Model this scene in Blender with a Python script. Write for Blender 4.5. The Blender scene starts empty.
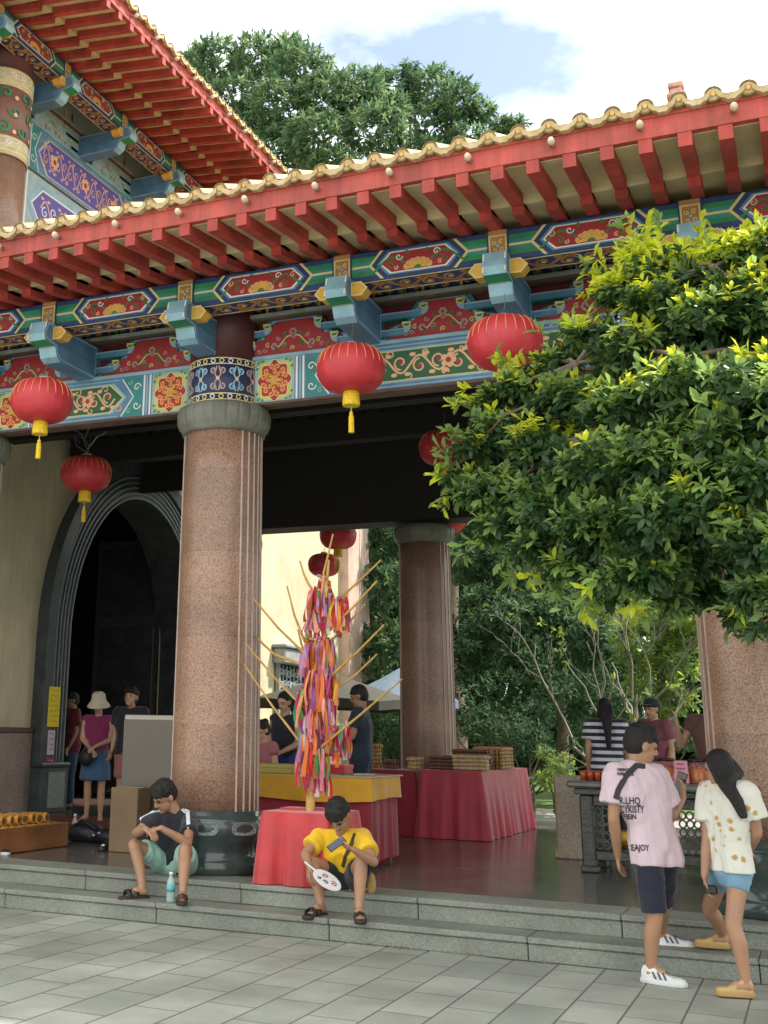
import bpy, bmesh, math, random
import numpy as np
from mathutils import Vector, Matrix, Quaternion
from mathutils.bvhtree import BVHTree
random.seed(7); np.random.seed(7)
PI = math.pi
scene = bpy.context.scene
COL = scene.collection
V = Vector

# ------------------------------------------------------------------ materials
MATS = {}
def mat(name, col, rough=.6, var=0.0, vscale=6.0, bump=0.0, bscale=40.0, metal=0.0, col2=None, spec=.5,
        transl=0.0, detail=6.0, alpha=None, sheen=0.0, coat=0.0, distort=0.0, streak=0.0):
    """plain procedural surface: base colour broken up by noise, optional fine bump"""
    if name in MATS: return MATS[name]
    m = bpy.data.materials.new(name); m.use_nodes = True; MATS[name] = m
    nt = m.node_tree; N = nt.nodes; L = nt.links
    b = N['Principled BSDF']
    b.inputs['Roughness'].default_value = rough; b.inputs['Metallic'].default_value = metal
    b.inputs['Specular IOR Level'].default_value = spec
    if coat: b.inputs['Coat Weight'].default_value = coat; b.inputs['Coat Roughness'].default_value = .1
    if sheen: b.inputs['Sheen Weight'].default_value = sheen
    c = (*col, 1)
    b.inputs['Base Color'].default_value = c
    tc = N.new('ShaderNodeTexCoord')
    if var or col2:
        n = N.new('ShaderNodeTexNoise'); n.inputs['Scale'].default_value = vscale; n.inputs['Detail'].default_value = detail
        n.inputs['Distortion'].default_value = distort
        L.new(tc.outputs['Object'], n.inputs['Vector'])
        r = N.new('ShaderNodeValToRGB'); r.color_ramp.elements[0].position = .32; r.color_ramp.elements[1].position = .68
        if col2 is None:
            r.color_ramp.elements[0].color = (*[x*(1-var) for x in col], 1)
            r.color_ramp.elements[1].color = (*[min(1, x*(1+var)) for x in col], 1)
        else:
            r.color_ramp.elements[0].color = c; r.color_ramp.elements[1].color = (*col2, 1)
        L.new(n.outputs['Fac'], r.inputs['Fac']); L.new(r.outputs['Color'], b.inputs['Base Color'])
        n3 = N.new('ShaderNodeMath'); n3.operation = 'MULTIPLY_ADD'; n3.inputs[1].default_value = .3; n3.inputs[2].default_value = max(.02, rough-.15)
        L.new(n.outputs['Fac'], n3.inputs[0]); L.new(n3.outputs[0], b.inputs['Roughness'])
    if bump:
        n2 = N.new('ShaderNodeTexNoise'); n2.inputs['Scale'].default_value = bscale; n2.inputs['Detail'].default_value = 4
        L.new(tc.outputs['Object'], n2.inputs['Vector'])
        bp = N.new('ShaderNodeBump'); bp.inputs['Strength'].default_value = bump; bp.inputs['Distance'].default_value = .02
        L.new(n2.outputs['Fac'], bp.inputs['Height']); L.new(bp.outputs['Normal'], b.inputs['Normal'])
    if transl:
        t = N.new('ShaderNodeBsdfTranslucent'); t.inputs['Color'].default_value = (*[min(1, x*1.6) for x in col], 1)
        mx = N.new('ShaderNodeMixShader'); mx.inputs[0].default_value = transl
        L.new(b.outputs[0], mx.inputs[1]); L.new(t.outputs[0], mx.inputs[2]); L.new(mx.outputs[0], N['Material Output'].inputs['Surface'])
    if streak:
        mp = N.new('ShaderNodeMapping'); mp.inputs['Scale'].default_value = (7, 7, .7); ns = N.new('ShaderNodeTexNoise'); ns.inputs['Scale'].default_value = 1.6; ns.inputs['Detail'].default_value = 10; ns.inputs['Roughness'].default_value = .7
        L.new(tc.outputs['Object'], mp.inputs[0]); L.new(mp.outputs[0], ns.inputs['Vector']); ms = N.new('ShaderNodeMapRange'); ms.inputs[1].default_value = .35; ms.inputs[2].default_value = .62; ms.inputs[3].default_value = 1-streak; ms.inputs[4].default_value = 1.06; L.new(ns.outputs['Fac'], ms.inputs[0])
        hv = N.new('ShaderNodeHueSaturation'); L.new(ms.outputs[0], hv.inputs['Value']); src = b.inputs['Base Color'].links
        if src: L.new(src[0].from_socket, hv.inputs['Color'])
        else: hv.inputs['Color'].default_value = c
        L.new(hv.outputs[0], b.inputs['Base Color'])
    if alpha is not None: b.inputs['Alpha'].default_value = alpha
    return m

def nodes_of(m): return m.node_tree.nodes, m.node_tree.links, m.node_tree.nodes['Principled BSDF']

def granite(name, base, dark, light, rough=.35, block=None, joint=.5, gs=130):
    """speckled stone: two voronoi grain layers over slow noise, optional block joints in object Z"""
    if name in MATS: return MATS[name]
    m = mat(name, base, rough)
    N, L, b = nodes_of(m)
    tc = N.new('ShaderNodeTexCoord')
    v = N.new('ShaderNodeTexVoronoi'); v.inputs['Scale'].default_value = gs
    L.new(tc.outputs['Object'], v.inputs['Vector'])
    sep = N.new('ShaderNodeSeparateColor'); L.new(v.outputs['Color'], sep.inputs[0])
    r = N.new('ShaderNodeValToRGB'); r.color_ramp.interpolation = 'CONSTANT'
    e = r.color_ramp.elements; e[0].position = 0; e[0].color = (*dark, 1); e[1].position = .2; e[1].color = (*base, 1)
    x = e.new(.62); x.color = (*[(p+q)/2 for p, q in zip(base, light)], 1); x = e.new(.86); x.color = (*light, 1)
    L.new(sep.outputs[0], r.inputs['Fac'])
    n = N.new('ShaderNodeTexNoise'); n.inputs['Scale'].default_value = 2.2; n.inputs['Detail'].default_value = 8; L.new(tc.outputs['Object'], n.inputs['Vector'])
    hs = N.new('ShaderNodeHueSaturation'); L.new(r.outputs['Color'], hs.inputs['Color'])
    mr = N.new('ShaderNodeMapRange'); mr.inputs[1].default_value = .3; mr.inputs[2].default_value = .7; mr.inputs[3].default_value = .78; mr.inputs[4].default_value = 1.2
    L.new(n.outputs['Fac'], mr.inputs[0])
    if block:
        sx = N.new('ShaderNodeSeparateXYZ'); L.new(tc.outputs['Object'], sx.inputs[0])
        dv = N.new('ShaderNodeMath'); dv.operation = 'DIVIDE'; dv.inputs[1].default_value = block; L.new(sx.outputs['Z'], dv.inputs[0])
        fl = N.new('ShaderNodeMath'); fl.operation = 'FLOOR'; L.new(dv.outputs[0], fl.inputs[0])
        wn = N.new('ShaderNodeTexWhiteNoise'); wn.noise_dimensions = '1D'; L.new(fl.outputs[0], wn.inputs['W'])
        m2 = N.new('ShaderNodeMapRange'); m2.inputs[3].default_value = .9; m2.inputs[4].default_value = 1.08; L.new(wn.outputs['Value'], m2.inputs[0])
        fr = N.new('ShaderNodeMath'); fr.operation = 'FRACT'; L.new(dv.outputs[0], fr.inputs[0])
        gt = N.new('ShaderNodeMath'); gt.operation = 'GREATER_THAN'; gt.inputs[1].default_value = .012; L.new(fr.outputs[0], gt.inputs[0])
        m3 = N.new('ShaderNodeMapRange'); m3.inputs[3].default_value = joint; m3.inputs[4].default_value = 1; L.new(gt.outputs[0], m3.inputs[0])
        a = N.new('ShaderNodeMath'); a.operation = 'MULTIPLY'; L.new(m2.outputs[0], a.inputs[0]); L.new(m3.outputs[0], a.inputs[1])
        a2 = N.new('ShaderNodeMath'); a2.operation = 'MULTIPLY'; L.new(a.outputs[0], a2.inputs[0]); L.new(mr.outputs[0], a2.inputs[1])
        L.new(a2.outputs[0], hs.inputs['Value'])
    else: L.new(mr.outputs[0], hs.inputs['Value'])
    L.new(hs.outputs['Color'], b.inputs['Base Color'])
    return m

# ------------------------------------------------------------------ mesh builder
ROOT_LOC = {}
def tag(o, label=None, cat=None, group=None, kind=None):
    if label: o['label'] = label
    if cat: o['category'] = cat
    if group: o['group'] = group
    if kind: o['kind'] = kind
    return o
def thing(name, label, cat, loc=(0, 0, 0), group=None):
    o = bpy.data.objects.new(name, None); COL.objects.link(o); o.location = loc; o.empty_display_size = .1
    ROOT_LOC[o.name] = V(loc)
    return tag(o, label, cat, group)

class MB:
    def __init__(s, T=None): s.v = []; s.f = []; s.m = []; s.mats = []; s.sm = []; s.T = T
    def mi(s, m):
        if m not in s.mats: s.mats.append(m)
        return s.mats.index(m)
    def add(s, vs, fs, m, smooth=False):
        o = len(s.v); T = s.T
        s.v += [tuple(T(*p)) if T else tuple(p) for p in vs]
        k = s.mi(m)
        for f in fs: s.f.append([o+i for i in f]); s.m.append(k); s.sm.append(smooth)
    def box(s, x0, x1, y0, y1, z0, z1, m):
        s.add([(x0,y0,z0),(x1,y0,z0),(x1,y1,z0),(x0,y1,z0),(x0,y0,z1),(x1,y0,z1),(x1,y1,z1),(x0,y1,z1)],
              [(0,3,2,1),(4,5,6,7),(0,1,5,4),(1,2,6,5),(2,3,7,6),(3,0,4,7)], m)
    def bbox(s, x0, x1, y0, y1, z0, z1, m, c=.01):
        """box with chamfered edges"""
        vs = []; X = (x0, x1); Y = (y0, y1); Z = (z0, z1); idx = {}
        for i in (0,1):
            for j in (0,1):
                for k in (0,1):
                    sx, sy, sz = (1-2*i)*c, (1-2*j)*c, (1-2*k)*c
                    for a, d in enumerate(((0,sy,sz),(sx,0,sz),(sx,sy,0))):
                        idx[i,j,k,a] = len(vs); vs.append((X[i]+d[0], Y[j]+d[1], Z[k]+d[2]))
        fs = []
        g = lambda i,j,k,a: idx[i,j,k,a]
        fs.append([g(0,0,0,0),g(0,0,1,0),g(0,1,1,0),g(0,1,0,0)]); fs.append([g(1,0,0,0),g(1,1,0,0),g(1,1,1,0),g(1,0,1,0)])
        fs.append([g(0,0,0,1),g(1,0,0,1),g(1,0,1,1),g(0,0,1,1)]); fs.append([g(0,1,0,1),g(0,1,1,1),g(1,1,1,1),g(1,1,0,1)])
        fs.append([g(0,0,0,2),g(0,1,0,2),g(1,1,0,2),g(1,0,0,2)]); fs.append([g(0,0,1,2),g(1,0,1,2),g(1,1,1,2),g(0,1,1,2)])
        for i in (0,1):
            for j in (0,1): fs.append([g(i,j,0,0),g(i,j,0,1),g(i,j,1,1),g(i,j,1,0)])
            for k in (0,1): fs.append([g(i,0,k,0),g(i,0,k,2),g(i,1,k,2),g(i,1,k,0)])
        for j in (0,1):
            for k in (0,1): fs.append([g(0,j,k,1),g(0,j,k,2),g(1,j,k,2),g(1,j,k,1)])
        for i in (0,1):
            for j in (0,1):
                for k in (0,1): fs.append([g(i,j,k,0),g(i,j,k,1),g(i,j,k,2)])
        s.add(vs, fs, m)
    def prism(s, pts, axis, a, b, m, smooth=False):
        """polygon pts (2-D) extruded along axis 0/1/2 from a to b; pts are the other two coordinates in order"""
        n = len(pts); vs = []
        for t in (a, b):
            for p in pts:
                q = list(p); q.insert(axis, t); vs.append(tuple(q))
        fs = [tuple(range(n)), tuple(range(2*n-1, n-1, -1))] + [(i, i+n, (i+1) % n+n, (i+1) % n) for i in range(n)]
        s.add(vs, fs, m, smooth)
    def lathe(s, prof, c, m, n=32, smooth=True, a0=0, a1=2*PI, rfun=None, mfun=None):
        """profile [(r,z)] about vertical axis through c"""
        full = abs(a1-a0-2*PI) < 1e-6; k = n if full else n+1; vs = []
        for (r, z) in prof:
            for i in range(k):
                a = a0+(a1-a0)*i/n; rr = rfun(r, a, z) if rfun else r
                vs.append((c[0]+rr*math.cos(a), c[1]+rr*math.sin(a), c[2]+z))
        for j in range(len(prof)-1):
            for i in range(n):
                i2 = (i+1) % k
                s.add([], [], m)
        o = len(s.v); T = s.T
        s.v += [tuple(T(*p)) if T else p for p in vs]
        for j in range(len(prof)-1):
            for i in range(n):
                i2 = (i+1) % k
                s.f.append([o+j*k+i, o+j*k+i2, o+(j+1)*k+i2, o+(j+1)*k+i]); s.sm.append(smooth)
                s.m.append(s.mi(mfun(i, j) if mfun else m))
        if full:
            for j, rev in ((0, True), (len(prof)-1, False)):
                if prof[j][0] > 1e-4:
                    f = [o+j*k+i for i in range(k)]
                    s.f.append(f[::-1] if rev else f); s.sm.append(False); s.m.append(s.mi(m))
    def tube(s, pts, r, m, n=6, smooth=True, caps=True):
        pts = [V(p) for p in pts]; R = r if isinstance(r, (list, tuple)) else [r]*len(pts)
        vs = []; up = V((0, 0, 1)); prev = None
        for i, p in enumerate(pts):
            d = (pts[min(i+1, len(pts)-1)]-pts[max(i-1, 0)])
            d = d.normalized() if d.length > 1e-9 else V((0, 0, 1))
            if prev is None:
                a = d.cross(up); a = a.normalized() if a.length > 1e-3 else V((1, 0, 0))
            else:
                a = prev-d*prev.dot(d); a = a.normalized() if a.length > 1e-6 else V((1, 0, 0))
            prev = a; b = d.cross(a)
            for j in range(n):
                t = 2*PI*j/n; vs.append(tuple(p+(a*math.cos(t)+b*math.sin(t))*R[i]))
        fs = []
        for i in range(len(pts)-1):
            for j in range(n): fs.append((i*n+j, i*n+(j+1) % n, (i+1)*n+(j+1) % n, (i+1)*n+j))
        s.add(vs, fs, m, smooth)
        if caps:
            s.add(vs[:n], [tuple(range(n))[::-1]], m); s.add(vs[-n:], [tuple(range(n))], m)
    def ball(s, c, r, m, n=12, k=8, M=None, smooth=True):
        r = r if isinstance(r, (tuple, list)) else (r, r, r); vs = []
        for j in range(k+1):
            t = PI*j/k
            for i in range(n):
                a = 2*PI*i/n; p = V((r[0]*math.sin(t)*math.cos(a), r[1]*math.sin(t)*math.sin(a), r[2]*math.cos(t)))
                if M is not None: p = M @ p
                vs.append(tuple(p+V(c)))
        s.add(vs, [(j*n+i, (j+1)*n+i, (j+1)*n+(i+1) % n, j*n+(i+1) % n) for j in range(k) for i in range(n)], m, smooth)
    # flat painted ornament on a surface given by fr(u,v,h) -> xyz
    def poly(s, fr, pts, m, h=.004):
        s.add([fr(u, v, h) for u, v in pts], [tuple(range(len(pts)))], m)
    def line(s, fr, pts, w, m, h=.007, closed=False):
        n = len(pts); P = [V((p[0], p[1], 0)) for p in pts]; vs = []
        for i in range(n):
            if closed: d = P[(i+1) % n]-P[i-1]; e1 = (P[i]-P[i-1]); e2 = (P[(i+1) % n]-P[i])
            else: d = P[min(i+1, n-1)]-P[max(i-1, 0)]; e1 = e2 = d
            d = d.normalized() if d.length > 1e-9 else V((1, 0, 0)); q = V((-d.y, d.x, 0))
            k = 1.0
            if closed and e1.length > 1e-9 and e2.length > 1e-9:
                cc = max(.45, q.dot(V((-e1.normalized().y, e1.normalized().x, 0)))); k = 1/cc
            a = P[i]+q*w*.5*k; b = P[i]-q*w*.5*k
            vs += [fr(a.x, a.y, h), fr(b.x, b.y, h), fr(a.x, a.y, 0), fr(b.x, b.y, 0)]
        fs = []
        for i in range(n if closed else n-1):
            j = (i+1) % n
            fs += [(4*i, 4*i+1, 4*j+1, 4*j), (4*i+2, 4*i, 4*j, 4*j+2), (4*i+1, 4*i+3, 4*j+3, 4*j+1)]
        s.add(vs, fs, m)
    def build(s, name, parent=None, origin=None, root=None):
        """link as one mesh object; world coordinates in, made local to the thing's base"""
        rp = parent
        while rp is not None and rp.parent is not None: rp = rp.parent
        if origin is None:
            if rp is not None: origin = ROOT_LOC.get(rp.name, V((0, 0, 0)))
            else:
                a = np.array(s.v); origin = V(((a[:,0].min()+a[:,0].max())/2, (a[:,1].min()+a[:,1].max())/2, a[:,2].min()))
        origin = V(origin)
        me = bpy.data.meshes.new(name); a = np.array(s.v, dtype=float)-np.array(origin)
        me.from_pydata(a.tolist(), [], s.f)
        for m in s.mats: me.materials.append(m)
        me.polygons.foreach_set('material_index', s.m); me.polygons.foreach_set('use_smooth', s.sm)
        me.update(); o = bpy.data.objects.new(name, me); COL.objects.link(o)
        if parent is not None: o.parent = parent
        else: o.location = origin; ROOT_LOC[o.name] = origin
        return o

def copy_tree(o, parent=None):
    c = o.copy(); COL.objects.link(c); c.parent = parent
    for ch in list(o.children): copy_tree(ch, c)
    return c
def clone(o, loc, label=None, group=None, rz=None, scale=None):
    c = copy_tree(o); c.location = loc
    if rz is not None: c.rotation_euler = (0, 0, rz)
    if scale: c.scale = (scale,)*3
    if label: c['label'] = label
    if group: c['group'] = group
    ROOT_LOC[c.name] = V(loc)
    return c
def plane(o, U, W, Nn):
    o, U, W, Nn = V(o), V(U), V(W), V(Nn)
    return lambda u, v, h=0: tuple(o+U*u+W*v+Nn*h)
def cylf(cx, cy, r, z0):
    return lambda u, v, h=0: (cx+(r+h)*math.sin(u/r), cy-(r+h)*math.cos(u/r), z0+v)
def spiral(cx, cy, r, a0, turns=1.3, n=14, sgn=1, r1=.12):
    return [(cx+r*(1-(1-r1)*i/n)*math.cos(a0+sgn*turns*2*PI*i/n), cy+r*(1-(1-r1)*i/n)*math.sin(a0+sgn*turns*2*PI*i/n)) for i in range(n+1)]
def circ(cx, cy, r, n=12, ry=None): return [(cx+r*math.cos(2*PI*i/n), cy+(ry or r)*math.sin(2*PI*i/n)) for i in range(n)]
def flower(mb, fr, cx, cy, r, m1, m2, n=6, h=.008, m3=None):
    for i in range(n):
        a = 2*PI*i/n; mb.poly(fr, circ(cx+.62*r*math.cos(a), cy+.62*r*math.sin(a), r*.4, 8), m1, h)
        if m3: mb.line(fr, circ(cx+.62*r*math.cos(a), cy+.62*r*math.sin(a), r*.4, 8), .006, m3, h+.002, True)
    mb.poly(fr, circ(cx, cy, r*.36, 10), m2, h+.003)
def hexa(u0, u1, v0, v1, c):
    vm = (v0+v1)/2
    return [(u0, vm), (u0+c, v0), (u1-c, v0), (u1, vm), (u1-c, v1), (u0+c, v1)]

# ------------------------------------------------------------------ camera (shift lens; vertical and horizontal vanishing points of the photograph)
CAMLOC = V((0, 0, 1.5))
CR = V((.90271824, .42971498, .02109048)); CU = V((.09951225, -.25623854, .96147757)); CB = V((.41856551, -.86584458, -.27407311))
FPX = 1168.49; PCX, PCY = 240.08, 399.2
cd = bpy.data.cameras.new('camera'); cam = bpy.data.objects.new('camera', cd); COL.objects.link(cam)
cam.matrix_world = Matrix(((CR.x, CU.x, CB.x, CAMLOC.x), (CR.y, CU.y, CB.y, CAMLOC.y), (CR.z, CU.z, CB.z, CAMLOC.z), (0, 0, 0, 1)))
cd.sensor_width = 36; cd.lens = FPX/1024*36; cd.shift_x = (384-PCX)/1024; cd.shift_y = -(512-PCY)/1024
cd.clip_start = .05; cd.clip_end = 1500; scene.camera = cam
def at(px, py, Y):
    """world point seen at pixel (px,py) at true depth Y"""
    d = CR*(px-PCX)-CU*(py-PCY)-CB*FPX
    return CAMLOC+d*((Y-CAMLOC.y)/d.y)

# ------------------------------------------------------------------ sky and sun
w = bpy.data.worlds.new('World'); scene.world = w; w.use_nodes = True
SUN_EL = math.radians(56); SUN_DIR = V((.8, .6, 0)).normalized()   # towards the sun, from behind the temple
wn = w.node_tree.nodes; wl = w.node_tree.links; bg = wn['Background']; bg.inputs['Strength'].default_value = .135
sky = wn.new('ShaderNodeTexSky'); sky.sky_type = 'NISHITA'; sky.sun_disc = False; sky.sun_elevation = SUN_EL
sky.sun_rotation = math.atan2(SUN_DIR.x, SUN_DIR.y); sky.air_density = 1.0; sky.dust_density = 1.5; sky.ozone_density = 1.5
# thin bright clouds mixed into the sky by direction
tc = wn.new('ShaderNodeTexCoord'); mp = wn.new('ShaderNodeMapping'); mp.inputs['Scale'].default_value = (1.0, 1.0, 2.2); mp.inputs['Location'].default_value = (.35, .2, .1)
nz = wn.new('ShaderNodeTexNoise'); nz.inputs['Scale'].default_value = 3.0; nz.inputs['Detail'].default_value = 9; nz.inputs['Roughness'].default_value = .55
rp = wn.new('ShaderNodeValToRGB'); rp.color_ramp.elements[0].position = .24; rp.color_ramp.elements[1].position = .44
mx = wn.new('ShaderNodeMix'); mx.data_type = 'RGBA'
wl.new(tc.outputs['Generated'], mp.inputs[0]); wl.new(mp.outputs[0], nz.inputs['Vector']); 
# a gap in the clouds, bluish, above the shade trees
gd = (CR*(405-PCX)-CU*(45-PCY)-CB*FPX).normalized(); dp = wn.new('ShaderNodeVectorMath'); dp.operation = 'DOT_PRODUCT'; dp.inputs[1].default_value = tuple(gd)
gm = wn.new('ShaderNodeMapRange'); gm.inputs[1].default_value = .984; gm.inputs[2].default_value = .9995; gm.inputs[3].default_value = 0; gm.inputs[4].default_value = .29
ga = wn.new('ShaderNodeMath'); ga.operation = 'SUBTRACT'; wl.new(tc.outputs['Generated'], dp.inputs[0]); wl.new(dp.outputs['Value'], gm.inputs[0]); wl.new(nz.outputs['Fac'], ga.inputs[0]); wl.new(gm.outputs[0], ga.inputs[1]); wl.new(ga.outputs[0], rp.inputs['Fac'])
hzm = wn.new('ShaderNodeMath'); hzm.operation = 'MAXIMUM'; hzm.inputs[1].default_value = .10; wl.new(rp.outputs['Color'], hzm.inputs[0]); wl.new(hzm.outputs[0], mx.inputs[0]); wl.new(sky.outputs[0], mx.inputs[6]); mx.inputs[7].default_value = (9.0, 8.9, 8.5, 1)
wl.new(mx.outputs[2], bg.inputs['Color'])
sl = bpy.data.lights.new('sun', 'SUN'); sl.energy = 4.4; sl.angle = math.radians(1.5); sl.color = (1, .95, .86)
so = bpy.data.objects.new('sun', sl); COL.objects.link(so)
sd = V((SUN_DIR.x*math.cos(SUN_EL), SUN_DIR.y*math.cos(SUN_EL), math.sin(SUN_EL)))
so.rotation_euler = sd.to_track_quat('Z', 'Y').to_euler(); so.location = (0, 0, 30)
scene.view_settings.view_transform = 'Standard'; scene.view_settings.look = 'None'; scene.view_settings.exposure = .90; scene.view_settings.gamma = 1
scene.render.engine = 'CYCLES'
scene.cycles.use_denoising = True; scene.cycles.max_bounces = 6; scene.cycles.diffuse_bounces = 4; scene.cycles.transparent_max_bounces = 8

# ------------------------------------------------------------------ palette
RED = mat('rafter_red', (.37, .047, .036), .6, .30, 2.5, .25, 60, detail=12, streak=.28)
FASC = mat('fascia_red', (.40, .068, .052), .6, .34, 1.6, .2, 50, detail=14, streak=.30)
MAROON = mat('maroon_paint', (.10, .02, .022), .55, .2)
CREAM = mat('soffit_cream', (.54, .46, .27), .7, .18, 3)
GOLD = mat('gold_paint', (.66, .38, .06), .5, .15, 12)
GOLDL = mat('pale_gold_line', (.66, .55, .24), .5)
TILE = mat('glazed_gold_tile', (.38, .26, .11), .7, .35, 14, .2, 40, col2=(.54, .44, .28), spec=.25)
TILED = mat('tile_rim', (.20, .12, .04), .85, .3, 20)
BLUE = mat('paint_blue', (.10, .21, .36), .5, .2, 5)
LBLUE = mat('paint_light_blue', (.24, .42, .52), .5, .2, 4)
DBLUE = mat('paint_deep_blue', (.02, .045, .14), .5, .15)
TEAL = mat('paint_teal', (.03, .22, .22), .5, .2, 5)
GREEN = mat('paint_green', (.02, .20, .08), .5, .25, 5)
DGREEN = mat('paint_dark_green', (.012, .10, .035), .5, .2)
PRED = mat('panel_red', (.33, .025, .03), .55, .15)
DPRED = mat('panel_dark_red', (.17, .016, .03), .55, .15)
ORANGE = mat('paint_orange', (.78, .30, .07), .5, .1)
SALMON = mat('paint_salmon', (.74, .42, .24), .5)
PINKG = mat('paint_greyed_pink', (.40, .28, .26), .6)
WHITE = mat('paint_white', (.72, .74, .70), .5)
YELG = mat('paint_yellow_green', (.52, .50, .16), .5, .15)
BROWN = mat('paint_brown', (.38, .19, .075), .6, .15)
LEDGE = mat('ledge_grey_green', (.26, .30, .27), .6, .2)
UNDER = mat('weathered_beam_underside', (.11, .065, .05), .7, .3, 8)
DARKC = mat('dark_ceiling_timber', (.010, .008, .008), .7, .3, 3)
PALEB = mat('pale_blue_plaster', (.30, .42, .46), .6, .12)
PURP = mat('panel_violet', (.10, .08, .36), .5)
PINKSTONE = granite('pink_granite', (.265, .155, .105), (.15, .082, .056), (.35, .225, .165), .3, block=.78, joint=.82)
STRIPE = mat('pale_groove', (.50, .40, .36), .5, .15)
GREYSTONE = mat('grey_green_stone', (.15, .155, .13), .55, .25, 6, .2, 50)
BASESTONE = mat('polished_dark_stone', (.045, .065, .065), .18, .25, 5, coat=.3)
RELIEF = mat('pale_stone_relief', (.22, .25, .24), .6, .5, 60, .6, 60)
WALLC = mat('cream_plaster', (.56, .50, .34), .85, .14, 1.2, .08, 30, streak=.12)
# ------------------------------------------------------------------ ground, pavement, steps, porch floor
def brick_mat(name, c1, c2, mort, bw, rh, rough, swap=True, phase=(0, 0), msize=.006, bump=.3, roughvar=.1, coat=0, stain=.2):
    m = mat(name, c1, rough, coat=coat); N, L, b = nodes_of(m)
    tc = N.new('ShaderNodeTexCoord'); sx = N.new('ShaderNodeSeparateXYZ'); L.new(tc.outputs['Object'], sx.inputs[0])
    ax = N.new('ShaderNodeMath'); ax.inputs[1].default_value = phase[0]; L.new(sx.outputs['X'], ax.inputs[0])
    ay = N.new('ShaderNodeMath'); ay.inputs[1].default_value = phase[1]; L.new(sx.outputs['Y'], ay.inputs[0])
    cb = N.new('ShaderNodeCombineXYZ')
    L.new((ay if swap else ax).outputs[0], cb.inputs[0]); L.new((ax if swap else ay).outputs[0], cb.inputs[1])
    br = N.new('ShaderNodeTexBrick'); br.inputs['Scale'].default_value = 1; br.inputs['Brick Width'].default_value = bw
    br.inputs['Row Height'].default_value = rh; br.inputs['Mortar Size'].default_value = msize; br.inputs['Mortar Smooth'].default_value = .3
    br.inputs['Color1'].default_value = (*c1, 1); br.inputs['Color2'].default_value = (*c2, 1); br.inputs['Mortar'].default_value = (*mort, 1)
    br.inputs['Bias'].default_value = 0
    L.new(cb.outputs[0], br.inputs['Vector'])
    n = N.new('ShaderNodeTexNoise'); n.inputs['Scale'].default_value = 1.1; n.inputs['Detail'].default_value = 10; n.inputs['Roughness'].default_value = .65; L.new(tc.outputs['Object'], n.inputs['Vector'])
    g = N.new('ShaderNodeTexNoise'); g.inputs['Scale'].default_value = 90; g.inputs['Detail'].default_value = 3; L.new(tc.outputs['Object'], g.inputs['Vector'])
    mr = N.new('ShaderNodeMapRange'); mr.inputs[1].default_value = .3; mr.inputs[2].default_value = .7; mr.inputs[3].default_value = 1-stain; mr.inputs[4].default_value = 1+stain; L.new(n.outputs['Fac'], mr.inputs[0])
    m2 = N.new('ShaderNodeMapRange'); m2.inputs[1].default_value = .3; m2.inputs[2].default_value = .7; m2.inputs[3].default_value = .88; m2.inputs[4].default_value = 1.12; L.new(g.outputs['Fac'], m2.inputs[0])
    mu = N.new('ShaderNodeMath'); mu.operation = 'MULTIPLY'; L.new(mr.outputs[0], mu.inputs[0]); L.new(m2.outputs[0], mu.inputs[1])
    hs = N.new('ShaderNodeHueSaturation'); L.new(mu.outputs[0], hs.inputs['Value']); L.new(br.outputs['Color'], hs.inputs['Color']); L.new(hs.outputs[0], b.inputs['Base Color'])
    rr = N.new('ShaderNodeMapRange'); rr.inputs[1].default_value = .3; rr.inputs[2].default_value = .7; rr.inputs[3].default_value = max(.03, rough-roughvar); rr.inputs[4].default_value = rough+roughvar; L.new(n.outputs['Fac'], rr.inputs[0]); L.new(rr.outputs[0], b.inputs['Roughness'])
    bp = N.new('ShaderNodeBump'); bp.inputs['Strength'].default_value = bump; bp.inputs['Distance'].default_value = .006; bp.invert = True
    L.new(br.outputs['Fac'], bp.inputs['Height']); L.new(bp.outputs[0], b.inputs['Normal'])
    return m
PAVE = brick_mat('grey_granite_pavers', (.26, .285, .255), (.345, .37, .335), (.11, .115, .105), .6, .312, .65, True, (2.72, .25), .007, .5, .15, stain=.26)
FLOOR = brick_mat('polished_porch_tiles', (.10, .10, .09), (.135, .13, .115), (.05, .05, .05), .6, .6, .22, False, (0, 0), .003, .08, .07, coat=.25, stain=.25)
LAWN = mat('lawn_grass', (.06, .12, .02), .9, .4, 20, .6, 90)
STEP = granite('grey_step_granite', (.20, .22, .19), (.155, .17, .15), (.25, .27, .235), .6)
# large ground sheet to the horizon
m = MB(); m.add([(-400, -400, -.02), (400, -400, -.02), (400, 500, -.02), (-400, 500, -.02)], [(0, 1, 2, 3)], mat('garden_earth', (.07, .065, .04), .95, .4, 2))
o = m.build('ground', origin=(0, 0, -.02)); tag(o, kind='structure')
m = MB(); m.add([(-30, -25, 0), (30, -25, 0), (30, 9.1, 0), (-30, 9.1, 0)], [(0, 1, 2, 3)], PAVE)
tag(m.build('pavement', origin=(0, 0, 0)), kind='structure')
m = MB(); m.add([(-60, 18.9, .0), (60, 18.9, .0), (60, 60, .6), (-60, 60, .6)], [(0, 1, 2, 3)], LAWN)
tag(m.build('lawn', origin=(0, 0, 0)), kind='structure')
m = MB(); m.add([(-10.4, 19.2, .03), (-1.2, 19.2, .03), (-1.2, 25.5, .13), (-10.4, 25.5, .13)], [(0, 1, 2, 3)], mat('pale_path_concrete', (.26, .26, .22), .8, .2, 2))
tag(m.build('garden_path', origin=(0, 0, 0)), kind='structure')
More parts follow.
